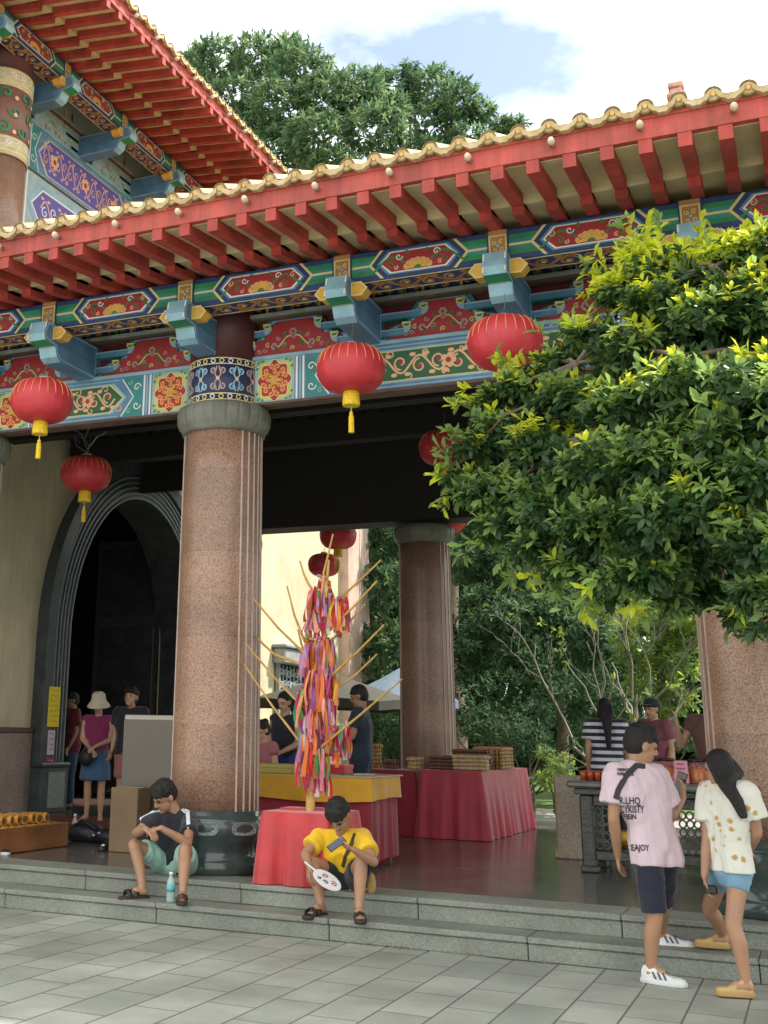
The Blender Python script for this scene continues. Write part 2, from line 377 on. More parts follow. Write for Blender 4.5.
# steps: separate stones with real gaps
m = MB(); rr = random.Random(3)
for (y0, y1, z0, z1, off) in ((8.97, 9.33, -.05, .155, 0), (9.30, 9.75, .10, .31, .6)):
    x = -14+off
    while x < 8:
        L_ = 1.5; j = rr.uniform(-.002, .002)
        m.bbox(x+.003, x+L_-.003, y0+.02+j, y1, z0, z1-.045, STEP, .006)          # riser
        m.bbox(x+.002, x+L_-.002, y0+j, y1, z1-.043, z1+j*.5, STEP, .008)          # nosing slab
        x += L_
tag(m.build('porch_steps', origin=(0, 0, 0)), kind='structure')
m = MB(); m.box(-10.5, 8, 9.752, 18.9, -.05, .309, FLOOR)
tag(m.build('porch_floor', origin=(0, 0, 0)), kind='structure')
# dark grime where the pavement meets the lowest riser, and along the tread corners
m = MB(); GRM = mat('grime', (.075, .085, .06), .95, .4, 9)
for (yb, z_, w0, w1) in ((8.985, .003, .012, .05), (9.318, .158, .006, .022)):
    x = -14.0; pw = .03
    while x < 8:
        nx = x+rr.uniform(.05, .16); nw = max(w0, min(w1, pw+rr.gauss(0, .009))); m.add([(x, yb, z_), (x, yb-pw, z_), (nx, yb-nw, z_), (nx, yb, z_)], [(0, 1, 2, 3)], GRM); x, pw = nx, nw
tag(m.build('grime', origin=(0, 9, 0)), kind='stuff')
# dry leaf litter lying in the corner of the kerb
m = MB(); LIT = mat('dry_leaf', (.30, .20, .10), .8, .4, 30)
for i in range(46):
    x = -3.0+rr.gauss(0, .22) if i < 30 else rr.uniform(-6, 0); y = 8.965-abs(rr.gauss(0, .03)); a = rr.uniform(0, PI); l = rr.uniform(.012, .035)
    m.add([(x, y, .004), (x+l*math.cos(a), y-abs(l*math.sin(a)), .008), (x+l*.6, y-.004, .016)], [(0, 1, 2)], LIT)
tag(m.build('leaf_litter', origin=(-3, 8.9, 0)), kind='stuff')

# ------------------------------------------------------------------ temple facade kit, in facade units (u along, d outward, z up)
def scrolls(mb, fr, u0, u1, v0, v1, period, m1, w=.011, h=.009, m2=None, fl=None):
    """running scroll: sinuous stem with a spiral in each hollow"""
    hv = (v1-v0)/2; vm = (v0+v1)/2; n = max(1, round((u1-u0)/period)); P = (u1-u0)/n
    stem = [(u0+(u1-u0)*i/(n*12), vm+hv*.62*math.sin(PI*i/6)) for i in range(n*12+1)]
    mb.line(fr, stem, w, m1, h)
    for k in range(n):
        for q in (0, 1):
            cx = u0+P*(k+.25+.5*q); s = 1 if q == 0 else -1
            r = min(P*.25, hv*.72)
            mb.line(fr, spiral(cx, vm-s*hv*.18, r*.8, s*PI*.5, 1.15, 13, s), w*.85, m2 or m1, h+.001)
            for t in (-.8, .8):
                mb.poly(fr, circ(cx+t*r*.9, vm+s*hv*.72, w*1.7, 7, w*1.1), m1, h)
            if fl: mb.poly(fr, circ(cx, vm-s*hv*.18, r*.26, 7), fl, h+.002)
def medallion(mb, fr, u0, u1, v0, v1):
    """yellow square with a lobed red medallion of orange scrolls"""
    cu, cv = (u0+u1)/2, (v0+v1)/2; ru, rv = (u1-u0)/2, (v1-v0)/2
    mb.poly(fr, [(u0, v0), (u1, v0), (u1, v1), (u0, v1)], YELG, .003)
    mb.line(fr, [(u0+.015, v0+.015), (u1-.015, v0+.015), (u1-.015, v1-.015), (u0+.015, v1-.015)], .02, LBLUE, .005, True)
    lob = [(cu+ru*.80*(1+.10*math.cos(8*t))*math.cos(t), cv+rv*.88*(1+.10*math.cos(8*t))*math.sin(t)) for t in [2*PI*i/48 for i in range(48)]]
    mb.poly(fr, lob, PRED, .005); mb.line(fr, lob, .010, GOLDL, .007, True)
    r = min(ru, rv)
    for i in range(12):
        a = 2*PI*i/12+PI/12
        mb.line(fr, spiral(cu+ru*.57*math.cos(a), cv+rv*.64*math.sin(a), r*.16, a+PI, 1.2, 11, 1 if i % 2 else -1), .015, ORANGE, .009)
    for i in range(8):
        a = 2*PI*i/8
        mb.line(fr, spiral(cu+ru*.32*math.cos(a), cv+rv*.36*math.sin(a), r*.11, a, 1.1, 9, 1 if i % 2 else -1), .013, (ORANGE, GOLD)[i % 2], .010)
    flower(mb, fr, cu, cv, r*.26, GOLD, ORANGE, 6, .011)
    for a, b in ((-1, -1), (1, -1), (1, 1), (-1, 1)):
        for (du, dv, rr) in ((.80, .84, .10), (.60, .90, .07), (.88, .58, .07)): mb.line(fr, spiral(cu+a*ru*du, cv+b*rv*dv, r*rr, 0, 1.1, 9), .010, (GREEN, GOLD, GREEN)[int(du*10) % 3], .006)
def hexpanel(mb, fr, u0, u1, v0, v1):
    """painted purlin bay: banded green ends with gold fork, red hexagon with half flower and scrolls"""
    H = v1-v0; vm = (v0+v1)/2; L_ = u1-u0; e = L_*.17
    for a, b, mm in ((0, .16, DBLUE), (.16, .34, GREEN), (.34, .46, TEAL), (.46, .54, GOLDL), (.54, .66, TEAL), (.66, .84, GREEN), (.84, 1, DBLUE)):
        mb.poly(fr, [(u0, v0+a*H), (u1, v0+a*H), (u1, v0+b*H), (u0, v0+b*H)], mm, .003)
    c = H*.42
    mb.poly(fr, hexa(u0+e-.05, u1-e+.05, v0, v1, c), GOLDL, .005)
    mb.poly(fr, hexa(u0+e-.02, u1-e+.02, v0, v1, c), DBLUE, .0065)
    mb.poly(fr, hexa(u0+e+.03, u1-e-.03, v0+.02, v1-.02, c*.9), BLUE, .008)
    mb.poly(fr, hexa(u0+e+.055, u1-e-.055, v0+.032, v1-.032, c*.85), WHITE, .0095)
    mb.poly(fr, hexa(u0+e+.075, u1-e-.075, v0+.043, v1-.043, c*.8), PRED, .011)
    cu = (u0+u1)/2; b = v0+.05
    for i in range(7):
        a = PI*(i+.5)/7; mb.poly(fr, circ(cu+.105*math.cos(a), b+.062*math.sin(a)+.012, .026, 8), GOLD, .013)
        mb.line(fr, circ(cu+.105*math.cos(a), b+.062*math.sin(a)+.012, .026, 8), .006, SALMON, .014, True)
    mb.poly(fr, [(cu+.085*math.cos(PI*i/10), b+.055*math.sin(PI*i/10)) for i in range(11)], GOLD, .015)
    mb.poly(fr, [(cu+.035*math.cos(PI*i/8), b+.03*math.sin(PI*i/8)) for i in range(9)], GREEN, .017)
    for s in (-1, 1):
        mb.line(fr, [(cu+s*(.12+.30*t), vm-.02+.07*math.sin(t*PI*1.3)) for t in [i/10 for i in range(11)]], .018, GREEN, .014)
        for k, (du, dv, r, a0) in enumerate(((.17, .045, .036, 0), (.25, -.03, .034, 2), (.32, .035, .03, 1), (.38, -.015, .024, 0), (.20, -.055, .022, 1), (.10, .075, .022, 2))):
            if cu+s*du < u1-e-.1 and cu+s*du > u0+e+.1 or abs(du) < (L_/2-e-.12):
                mb.line(fr, spiral(cu+s*du, vm+dv, r, a0, 1.1, 11, s), .009, (WHITE, GREEN, SALMON, GREEN, SALMON, GREEN)[k], .015)
def greenpanel(mb, fr, u0, u1, v0, v1, fill, scr, fl):
    """beam bay: teal arrow ends, blue border, long pointed panel of scrolls"""
    H = v1-v0; vm = (v0+v1)/2
    mb.poly(fr, [(u0, v0), (u1, v0), (u1, v1), (u0, v1)], BLUE, .003)
    for s, ue in ((1, u0), (-1, u1)):
        for k, (o_, w_) in enumerate(((.015, .02), (.055, .014), (.085, .02))):
            mb.poly(fr, [(ue+s*o_, v0), (ue+s*(o_+w_), v0), (ue+s*(o_+w_), v1), (ue+s*o_, v1)][::s], (WHITE, LBLUE, WHITE)[k], .005)
        t0 = ue+s*.12; t1 = ue+s*.36
        mb.poly(fr, [(t0, v0+.02), (t1, v0+.02), (t0+s*.10, vm), (t1, v1-.02), (t0, v1-.02)][::s], TEAL, .005)
        for q in (-1, 1):
            mb.line(fr, spiral(t0+s*.06, vm+q*H*.22, H*.11, 0, 1.1, 11, q), .011, WHITE, .008)
            mb.line(fr, spiral(t0+s*.15, vm+q*H*.35, H*.07, 1, 1.0, 9, -q), .009, LBLUE, .008)
        mb.line(fr, [(t1, v0+.02), (t0+s*.10, vm), (t1, v1-.02)], .014, WHITE, .008)
    a, b = u0+.30, u1-.30; c = H*.36
    mb.poly(fr, hexa(a, b, v0+.055, v1-.055, c), LBLUE, .008); mb.poly(fr, hexa(a+.03, b-.03, v0+.07, v1-.07, c), GOLDL, .0095)
    mb.poly(fr, hexa(a+.05, b-.05, v0+.08, v1-.08, c), fill, .011)
    if b-a > .5:
        scrolls(mb, fr, a+.14, b-.14, v0+.09, v1-.09, .34, scr, .019, .014, scr, fl)
        for kk in range(int((b-a)/.17)): mb.line(fr, spiral(a+.17+kk*.17, vm+(.11 if kk % 2 else -.11)*H/.46*1.0, .045, kk, 1.0, 9, -1 if kk % 2 else 1), .012, scr, .0145)
        n = max(1, round((b-a)/.9))
        for k in range(n):
            cu = a+(b-a)*(k+.5)/n; flower(mb, fr, cu, vm, H*.17, scr, fl, 5, .017)
    for q in (v0+.025, v1-.025): mb.line(fr, [(a+.1, q), (b-.1, q)], .012, LBLUE, .006)

def facade(root, F, s, us, u0, u1, cols, beam0, seed, fasc_d=1.88, raf_sp=.262, raf_u=0.0, bulbs=True, fill=DGREEN, scr=SALMON, roof=None, tile_sp=.23, halfcol=.37):
    rnd = random.Random(seed)
    fr = lambda d: (lambda u, v, h=0: F(u, d+h*1.0, v))
    # --- main beam with medallions and scroll panels
    mb = MB(F); mb.box(u0, u1, -.15, 0, beam0, 5.03, BLUE); mb.box(u0, u1, -.14, -.02, beam0-.012, beam0, UNDER)
    mb.box(u0, u1, -.05, .025, 5.03, 5.065, LBLUE); mb.box(u0, u1, -.05, .02, beam0-.004, beam0+.022, UNDER)
    pans = []
    edges = sorted(cols)
    for a, b in zip(edges[:-1], edges[1:]):
        ua, ub = a+halfcol, b-halfcol
        if ub < u0 or ua > u1: continue
        mf = MB(); pans.append(mf)
        medallion(mf, fr(0), ua, ua+.42, beam0+.02, 5.03); medallion(mf, fr(0), ub-.42, ub, beam0+.02, 5.03)
        greenpanel(mf, fr(0), ua+.42, ub-.42, beam0+.02, 5.03, fill, scr, PRED)
    o = mb.build('main_beam', root)
    for mf in pans: mf.build('painted_panel', o)
    # --- bracket zone board, stepped arms and red cloud panels
    mb = MB(F); mb.box(u0, u1, -.3, -.10, 5.065, 5.46, DPRED)
    for a, b in zip(us[:-1], us[1:]):
        cu = (a+b)/2; hw = (b-a)/2-.13; f = fr(-.045)
        def tz(g):
            P = [(-hw-g, 5.075), (-hw*.80-g, 5.13), (-hw*.72-g, 5.21), (-hw*.45-g, 5.25), (-hw*.38-g, 5.34), (-hw*.26-g, 5.41+g*.4), (hw*.26+g, 5.41+g*.4), (hw*.38+g, 5.34), (hw*.45+g, 5.25), (hw*.72+g, 5.21), (hw*.80+g, 5.13), (hw+g, 5.075)]
            return [(cu+p, q) for p, q in P][::-1]
        mb.T = None
        for g, mm, h in ((.10, TEAL, .01), (.055, LBLUE, .02), (.018, DBLUE, .03), (0, PRED, .04)):
            mb.prism([(p, q) for p, q in tz(g)], 1, 0, 1, mm) if False else mb.add([f(p, q, h) for p, q in tz(g)]+[f(p, q, 0) for p, q in tz(g)], [tuple(range(12))]+[(i, i+12, (i+1) % 12+12, (i+1) % 12) for i in range(12)], mm)
        for du, dv, r in ((0, 5.29, .042), (-.2, 5.16, .036), (.2, 5.16, .036)):
            flower(mb, f, cu+du, dv, r, PINKG, PRED, 6, .046)
        for kk in range(9): mb.line(f, spiral(cu-.36+.09*kk, 5.125+(.05 if kk % 2 else .0), .028, kk, 1.2, 9, 1 if kk % 2 else -1), .009, (PINKG, YELG, GREEN)[kk % 3], .046)
        for kk in range(5): mb.line(f, spiral(cu-.16+.08*kk, 5.24+(.03 if kk % 2 else .0), .026, kk, 1.2, 9, 1 if kk % 2 else -1), .009, (PINKG, GREEN)[kk % 2], .046)
        for q in (-1, 1):
            mb.line(f, [(cu+q*(.02+.17*t), 5.25-.1*t+.02*math.sin(6*t)) for t in [i/8 for i in range(9)]], .012, YELG, .046)
            mb.line(f, spiral(cu+q*.09, 5.15, .03, 0, 1.2, 11, q), .008, GREEN, .046); mb.line(f, spiral(cu+q*.30, 5.13, .026, 0, 1.1, 9, q), .008, PINKG, .046)
        mb.T = F
    mb.box(u0, u1, -.12, .07, 5.455, 5.49, LEDGE); mb.box(u0, u1, -.12, .045, 5.435, 5.452, UNDER)
    # frieze above the ledge
    mb.box(u0, u1, -.3, -.02, 5.49, 5.80, DBLUE)
    mb.T = None; scrolls(mb, fr(-.02), u0, u1, 5.50, 5.66, .42, BROWN, .03, .008, BROWN, GOLDL); mb.T = F
    for u in us:
        for q in (-1, 1):
            mb.box(u+q*.34-.02, u+q*.34+.02, -.02, .0, 5.49, 5.7, GREEN); mb.box(u+q*.52-.01, u+q*.52+.01, -.02, .002, 5.49, 5.7, GOLDL)
    mb.build('bracket_frieze', root)
    for u in us:   # stepped side arms of each bracket set
        mb = MB(F)
        for q in (-1, 1):
            for (z, reach) in ((5.12, .33), (5.285, .50)):
                a, b = sorted((u+q*.09, u+q*reach)); mb.box(a, b, -.10, .0, z, z+.042, BLUE); mb.box(a, b, -.10, .006, z+.043, z+.056, LBLUE); mb.box(a, b, -.10, .004, z-.014, z-.001, TEAL)
                e = u+q*reach
                mb.prism([(e-.035, z), (e+.035, z), (e+.05, z+.06), (e+.045, z+.11), (e-.045, z+.11), (e-.05, z+.06)], 1, -.08, .04, TEAL) if False else None
                for k in range(4):
                    t0, t1 = k*PI/8, (k+1)*PI/8
                    mb.add([(e+q*.075*math.sin(t0), -.08, z+.075-.075*math.cos(t0)), (e+q*.075*math.sin(t1), -.08, z+.075-.075*math.cos(t1)), (e+q*.075*math.sin(t1), .01, z+.075-.075*math.cos(t1)), (e+q*.075*math.sin(t0), .01, z+.075-.075*math.cos(t0)),
                            (e, -.08, z+.08), (e, .01, z+.08)], [(0, 1, 2, 3), (3, 2, 5), (0, 4, 1)], LBLUE)
                pts = [(e+.04*math.cos(t)+q*.03, z+.10-.045*math.sin(t)) for t in [PI*i/6 for i in range(7)]]
                mb.T = None
                n = len(pts); mb.add([F(p, .018, v) for p, v in pts]+[F(p, -.08, v) for p, v in pts], [tuple(range(n)), tuple(range(2*n-1, n-1, -1))]+[(i, i+n, (i+1) % n+n, (i+1) % n) for i in range(n)], GREEN)
                mb.line(lambda a_, b_, h=0: F(a_, .018+h, b_), pts, .012, GOLDL, .004, True); mb.T = F
        # cantilever arm
        prof = [(-.1, 5.04), (.64, 5.05), (.71, 5.09), (.75, 5.185), (.92, 5.205), (.95, 5.27), (.90, 5.41), (-.1, 5.41)]
        n = len(prof)
        vs = [(u-.10, d, z) for d, z in prof]+[(u+.10, d, z) for d, z in prof]
        mb.add(vs, [tuple(range(n)), tuple(range(2*n-1, n-1, -1))], BLUE)
        for i in range(n):
            j = (i+1) % n; mb.add([vs[i], vs[j], vs[j+n], vs[i+n]], [(0, 1, 2, 3)], (BLUE, LBLUE, LBLUE, GREEN, LBLUE, LBLUE, BLUE, BLUE)[i])
        # pale outlines and inner dark panel on the flanks
        for q in (-1, 1):
            mb.T = None
            ff = (lambda qq: (lambda a_, b_, h=0: F(u+qq*(.10+h), a_, b_)))(q)
            pr = [(.0, 5.065), (.63, 5.075), (.69, 5.11), (.73, 5.20), (.90, 5.225), (.93, 5.27), (.885, 5.39), (.0, 5.39)]
            mb.line(ff, pr, .014, LBLUE, .004, True)
            mb.line(ff, [(.02, 5.23), (.70, 5.23)], .012, TEAL, .003); mb.T = F
            mb.box(min(u+q*.072, u+q*.10), max(u+q*.072, u+q*.10), .905, .955, 5.21, 5.40, LBLUE) if False else None
        for q in (-.092, .092): mb.T = None; mb.line(lambda a_, b_, h=0: F(a_, .955+h-(max(0, b_-5.27)*.38), b_), [(u+q, 5.215), (u+q, 5.40)], .013, WHITE, .004); mb.T = F
        mb.T = None; mb.line(lambda a_, b_, h=0: F(a_, b_, 5.19-h), [(u-.09, .76), (u+.09, .76)], .014, GOLDL, .004); mb.T = F
        br = mb.build('bracket', root)
        mb = MB(F)   # gold cross piece
        for q in (-1, 1):
            a = u+q*.102; b = u+q*.245
            P = [(a, 5.245), (a+q*.09, 5.245), (b, 5.305), (a+q*.09, 5.365), (a, 5.365)]
            n = 5; mb.add([(p, .80, z) for p, z in P]+[(p, .66, z) for p, z in P], [tuple(range(n)), tuple(range(2*n-1, n-1, -1))]+[(i, i+n, (i+1) % n+n, (i+1) % n) for i in range(n)], GOLD)
            mb.T = None; mb.line(lambda a_, b_, h=0: F(a_, .80+h, b_), [(p*1.0, z) for p, z in P], .012, GOLDL, .004, True); mb.T = F
            mb.build('cross_piece', br); mb = MB(F)
    # --- painted purlin
    mb = MB(F); d1, d0, z0, z1, c = .75, .47, 5.375, 5.665, .012
    P = [(d0, z0), (d1-c, z0), (d1, z0+c), (d1, z1-c), (d1-c, z1), (d0, z1)]; n = 6
    mb.add([(u0, d, z) for d, z in P]+[(u1, d, z) for d, z in P], [tuple(range(n)), tuple(range(2*n-1, n-1, -1))]+[(i, i+n, (i+1) % n+n, (i+1) % n) for i in range(n)], DBLUE)
    mb.T = None
    for a, b in zip(us[:-1], us[1:]): hexpanel(mb, fr(d1), a+.09, b-.09, z0+.012, z1-.012)
    fu = lambda a_, b_, h=0: F(a_, b_, z0-h)
    scrolls(mb, fu, u0, u1, d0+.02, d1-.02, .40, BROWN, .026, .005, BROWN, GOLDL)
    for q in (d0+.02, d1-.015): mb.line(fu, [(u0, q), (u1, q)], .012, GOLDL, .004)
    for u in us:
        f = fr(d1); mb.poly(f, [(u-.085, z0), (u+.085, z0), (u+.085, z1), (u-.085, z1)], BROWN, .012)
        mb.line(f, [(u-.07, z0+.05), (u+.07, z0+.05), (u+.07, z1-.05), (u-.07, z1-.05)], .012, GOLDL, .016, True)
        for i in range(4):
            a = PI/4+PI/2*i; mb.line(f, spiral(u+.038*math.cos(a), (z0+z1)/2+.05*math.sin(a), .024, a, 1.1, 9), .008, GOLDL, .016)
        mb.poly(f, circ(u, (z0+z1)/2, .016, 8), LBLUE, .018)
        for q in (-1, 1): mb.line(f, [(u+q*.085, z0), (u+q*.085, z1)], .012, DBLUE, .015)
    mb.build('painted_purlin', root)
    # --- rafters in two tiers
    fd = fasc_d-.06; mid = .75+(fd-.75)*.36
    uu = raf_u
    while uu > u0: uu -= raf_sp
    rw = .048
    while uu < u1:
        if u0 < uu < u1:
            mb = MB(F); j = rnd.uniform(-.004, .004)
            mb.add([(uu+a, d, z+j) for a in (-rw, rw) for d, z in ((fd+.055, 5.587), (fd+.055, 5.697), (mid-.2, 5.697+.13*(fd-mid+.2)), (mid-.2, 5.587+.13*(fd-mid+.2)))],
                   [(0, 1, 2, 3), (7, 6, 5, 4), (0, 4, 5, 1), (1, 5, 6, 2), (3, 2, 6, 7), (0, 3, 7, 4)], RED)
            mb.add([(uu+a, d, z+j) for a in (-rw, rw) for d, z in ((mid, 5.605), (mid, 5.71), (.3, 5.80), (.3, 5.665+.08))],
                   [(0, 1, 2, 3), (7, 6, 5, 4), (0, 4, 5, 1), (1, 5, 6, 2), (3, 2, 6, 7), (0, 3, 7, 4)], RED)
            mb.build('rafter', root)
        uu += raf_sp
    mb = MB(F)   # cream soffit boards
    zt = 5.692; zm = 5.692+.13*(fd-mid)
    def slab(da, za, db, zb, t, mm): mb.add([(u, d, z) for u in (u0, u1) for d, z in ((da, za), (db, zb), (db, zb+t), (da, za+t))], [(0, 1, 2, 3), (7, 6, 5, 4), (0, 4, 5, 1), (1, 5, 6, 2), (2, 6, 7, 3), (3, 7, 4, 0)], mm)
    slab(fd, zt, mid, zm, .03, CREAM); slab(mid+.01, zm-.08, mid-.02, zm-.08, .08, CREAM)
    slab(mid-.02, 5.715, .2, 5.81, .03, CREAM)
    mb.build('soffit', root)
    mb = MB(F); mb.box(u0, u1, fasc_d-.06, fasc_d, 5.699, 5.865, FASC); mb.box(u0, u1, fasc_d-.04, fasc_d+.012, 5.85, 5.878, FASC)
    fa = mb.build('fascia', root)
    # --- tiled slope
    rl, rz = roof; mb = MB(F); top = fasc_d+.02
    slab(top, 5.878, top-rl, 5.878+rz, .05, TILED)
    n_ = int((u1-u0)/tile_sp); L3 = math.hypot(rl, rz); ang = math.atan2(rz, rl)
    for i in range(n_):
        u = u0+(i+.5)*tile_sp; j = rnd.uniform(-.006, .006)
        vs = []
        for (dd, zz) in ((top+.03, 5.922+j), (top-rl, 5.922+rz)):
            for k in range(6):
                a = PI*k/5; vs.append((u+.058*math.cos(a), dd, zz+.058*math.sin(a)))
        mb.add(vs, [(k, k+1, k+7, k+6) for k in range(5)], TILE, True)
        # round end disc with rim
        dc = top+.032; R = .062
        P = [(u+R*math.cos(2*PI*k/14), 5.927+j+R*math.sin(2*PI*k/14)) for k in range(14)]; Q = [(u+R*.78*math.cos(2*PI*k/14), 5.927+j+R*.78*math.sin(2*PI*k/14)) for k in range(14)]
        mb.add([(p, dc, z) for p, z in P]+[(p, dc-.05, z) for p, z in P], [(k, k+14, (k+1) % 14+14, (k+1) % 14) for k in range(14)], TILED, True)
        mb.add([(p, dc, z) for p, z in P]+[(p, dc, z) for p, z in Q], [(k, (k+1) % 14, (k+1) % 14+14, k+14) for k in range(14)], TILED)
        mb.add([(p, dc-.006, z) for p, z in Q], [tuple(range(14))], TILE)
        mb.add([(u+.018*math.cos(2*PI*k/6), dc+.002, 5.927+j+.018*math.sin(2*PI*k/6)) for k in range(6)], [tuple(range(6))], GOLD)
        # scalloped drip tile
        uc = u+tile_sp/2; hw = tile_sp/2-.022
        tp = [(uc-hw+2*hw*k/8, 5.947-.050*math.sin(PI*k/8)) for k in range(9)]
        bt = [(uc-hw+2*hw*k/8, 5.907-.052*math.sin(PI*k/8)-(.007 if k % 2 else 0)) for k in range(9)]
        mb.add([(p, top+.045, z) for p, z in tp+bt]+[(p, top-.1, z) for p, z in tp+bt], [(k, k+1, k+10, k+9) for k in range(8)]+[(k, k+18, k+19, k+1) for k in range(8)]+[(k+9, k+10, k+28, k+27) for k in range(8)], TILE)
    mb.build('tiled_roof', root)
    if bulbs:
        BH = mat('bulb_holder', (.25, .14, .12), .6); BG = mat('frosted_bulb', (.62, .52, .38), .3)
        k = -12
        while True:
            u = bulbs+k*.63; k += 1
            if u > u1: break
            if u < u0: continue
            mb = MB(F); mb.tube([(u, fasc_d, 5.785), (u+.01, fasc_d+.05, 5.775)], .022, BH, 8); mb.ball((u+.012, fasc_d+.085, 5.775), (.027, .042, .031), BG, 10, 6)
            mb.tube([(u, fasc_d+.01, 5.795), (u+.02, fasc_d+.045, 5.76)], .012, BH, 6)
            mb.build('eave_bulb', fa)

def column(root, cx, cy, band=True, name='column'):
    mb = MB(); rb, rt, z0, z1 = .400, .380, .79, 4.31
    mb.lathe([(rb+(rt-rb)*i/8, z0+(z1-z0)*i/8) for i in range(9)], (cx, cy, 0), PINKSTONE, 48)
    R = lambda z: rb+(rt-rb)*(z-z0)/(z1-z0)
    for c0 in (0, 180):
        for k in range(-3, 4):
            a = math.radians(c0+k*11.7); w_ = .014
            for (z, zz) in ((z0+.02, z1-.02),):
                q = []
                for zc in (z, zz):
                    for da, h in ((-w_/2, -.004), (-w_/2, .007), (w_/2, .007), (w_/2, -.004)):
                        q.append((cx+(R(zc)+h)*math.cos(a)-da*math.sin(a), cy+(R(zc)+h)*math.sin(a)+da*math.cos(a), zc))
                mb.add(q, [(0, 1, 5, 4), (1, 2, 6, 5), (2, 3, 7, 6)], STRIPE)
    sh = mb.build(name, root)
    mb = MB(); dz = -.065
    mb.lathe([(.37, 4.36), (.41, 4.365), (.415, 4.40), (.445, 4.43), (.462, 4.48), (.466, 4.55), (.448, 4.615), (.40, 4.64), (.35, 4.64)], (cx, cy, dz), GREYSTONE, 192, True,
             rfun=lambda r, a, z: r-(.013 if (z > 4.42 and z < 4.63 and (a/(2*PI)*24) % 1 < .10) else 0))
    mb.build('capital', sh)
    mb = MB()
    mb.lathe([(.44, .305), (.465, .31), (.48, .33), (.48, .40), (.465, .42), (.44, .44), (.43, .50), (.45, .56), (.475, .62), (.485, .70), (.475, .755), (.45, .785), (.43, .79), (.43, .825), (.40, .83)], (cx, cy, 0), BASESTONE, 48)
    mb.build('base', sh)
    mb = MB()
    for k in range(8):
        f = cylf(cx, cy, .479, .69); a = .479*(2*PI*k/8+.28)
        P = [(a+(.075 if s_ > 0 else -.075)+.05*math.cos(t), .05*math.sin(t)) for s_, t in [(1, -PI/2+PI*i/6) for i in range(7)]+[(-1, PI/2+PI*i/6) for i in range(7)]]
        mb.poly(f, P, RELIEF, .010); mb.line(f, P, .008, RELIEF, .016, True)
    mb.build('relief_panel', sh)
    if band:
        mb = MB(); r = .355
        mb.lathe([(r, 4.57), (r, 5.025)], (cx, cy, 0), mat('band_dark_blue', (.02, .03, .10), .5), 48)
        mb.lathe([(r-.005, 5.02), (r-.005, 5.9)], (cx, cy, 0), mat('maroon_shaft', (.075, .016, .02), .5, .15), 48)
        f = cylf(cx, cy, r, 0); C = 2*PI*r
        for zc in (4.625, 4.985):
            for q in (-.03, .03): mb.line(f, [(C*i/72, zc+q) for i in range(73)], .010, GOLDL, .004)
            n_ = 26
            for i in range(n_): mb.line(f, circ(C*(i+.5)/n_, zc, .021, 9), .009, (WHITE, GOLDL)[i % 2], .005, True)
        n_ = 12
        for i in range(n_):
            u = C*(i+.5)/n_; mm = LBLUE if i % 2 else PINKG
            for q in (-1, 1):
                for s_ in (-1, 1):
                    mb.line(f, spiral(u+s_*.042, 4.805+q*.085, .034, -q*PI/2, 1.1, 11, s_*q), .016, mm, .006)
                    mb.line(f, [(u, 4.805), (u+s_*.03, 4.805+q*.04), (u+s_*.01, 4.805+q*.125)], .014, mm, .006)
            mb.poly(f, circ(u, 4.805, .02, 8), SALMON, .009)
        mb.build('painted_band', sh)
    return sh

# ------------------------------------------------------------------ the entrance porch
porch = thing('temple_porch', 'red and gold temple porch roof carried on pink granite columns with painted beams', 'temple porch', (-3, 10, 0))
FP = lambda u, d, z: (u, 9.97-d, z)
US = [-9.80, -8.20, -6.63, -5.06, -3.46, -2.05, -.51, 1.05, 2.6, 4.15]
COLS = [-12.0, -8.15, -5.03, -.39, 2.6, 7.5]
facade(porch, FP, 1, US, -10.0, 5.2, COLS, 4.57, 5, fasc_d=1.86, raf_sp=.270, raf_u=-2.65+.05, bulbs=-2.63+.0, roof=(5.65, 2.52))
for cx in (-8.17, -5.02, -.39, 2.6): column(porch, cx, 10.03)
for cx in (-8.34, -5.13, -.38, 2.6): column(porch, cx, 17.15, False)
mb = MB()   # rear slope, ridge, ceiling and inner beams
mb.add([(x, y, z) for x in (-10.4, 5.2) for y, z in ((13.72, 8.40), (19.5, 5.98), (19.5, 6.05), (13.72, 8.50))], [(0, 1, 2, 3), (7, 6, 5, 4), (0, 4, 5, 1), (1, 5, 6, 2), (2, 6, 7, 3), (3, 7, 4, 0)], TILED)
mb.bbox(-10.4, 5.2, 13.58, 13.9, 8.4, 8.72, FASC, .03)
mb.build('rear_roof', porch)
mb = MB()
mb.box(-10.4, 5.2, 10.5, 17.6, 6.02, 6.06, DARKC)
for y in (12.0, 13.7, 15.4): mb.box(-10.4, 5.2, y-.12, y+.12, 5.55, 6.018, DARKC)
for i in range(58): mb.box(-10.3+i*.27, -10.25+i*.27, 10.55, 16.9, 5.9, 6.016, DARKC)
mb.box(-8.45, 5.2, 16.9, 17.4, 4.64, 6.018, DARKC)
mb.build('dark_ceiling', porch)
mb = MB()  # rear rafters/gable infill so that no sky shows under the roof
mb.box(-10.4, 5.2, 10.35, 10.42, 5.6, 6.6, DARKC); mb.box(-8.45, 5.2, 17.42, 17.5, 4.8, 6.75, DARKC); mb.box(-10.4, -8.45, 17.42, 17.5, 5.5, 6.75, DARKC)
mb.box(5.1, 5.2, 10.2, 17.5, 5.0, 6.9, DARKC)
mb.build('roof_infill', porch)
mb = MB(); p = at(677, 99, 13.7)   # small stepped ridge finial
for (r, z0, z1) in ((.16, -.6, -.08), (.11, -.08, .0), (.15, .0, .05), (.09, .05, .13), (.12, .13, .2)):
    mb.bbox(p.x-r*.75, p.x+r*.75, 13.7-r*.7, 13.7+r*.7, p.z+z0, p.z+z1, mat('finial_clay', (.50, .30, .25), .6, .3, 20), .012)
mb.build('ridge_finial', porch)

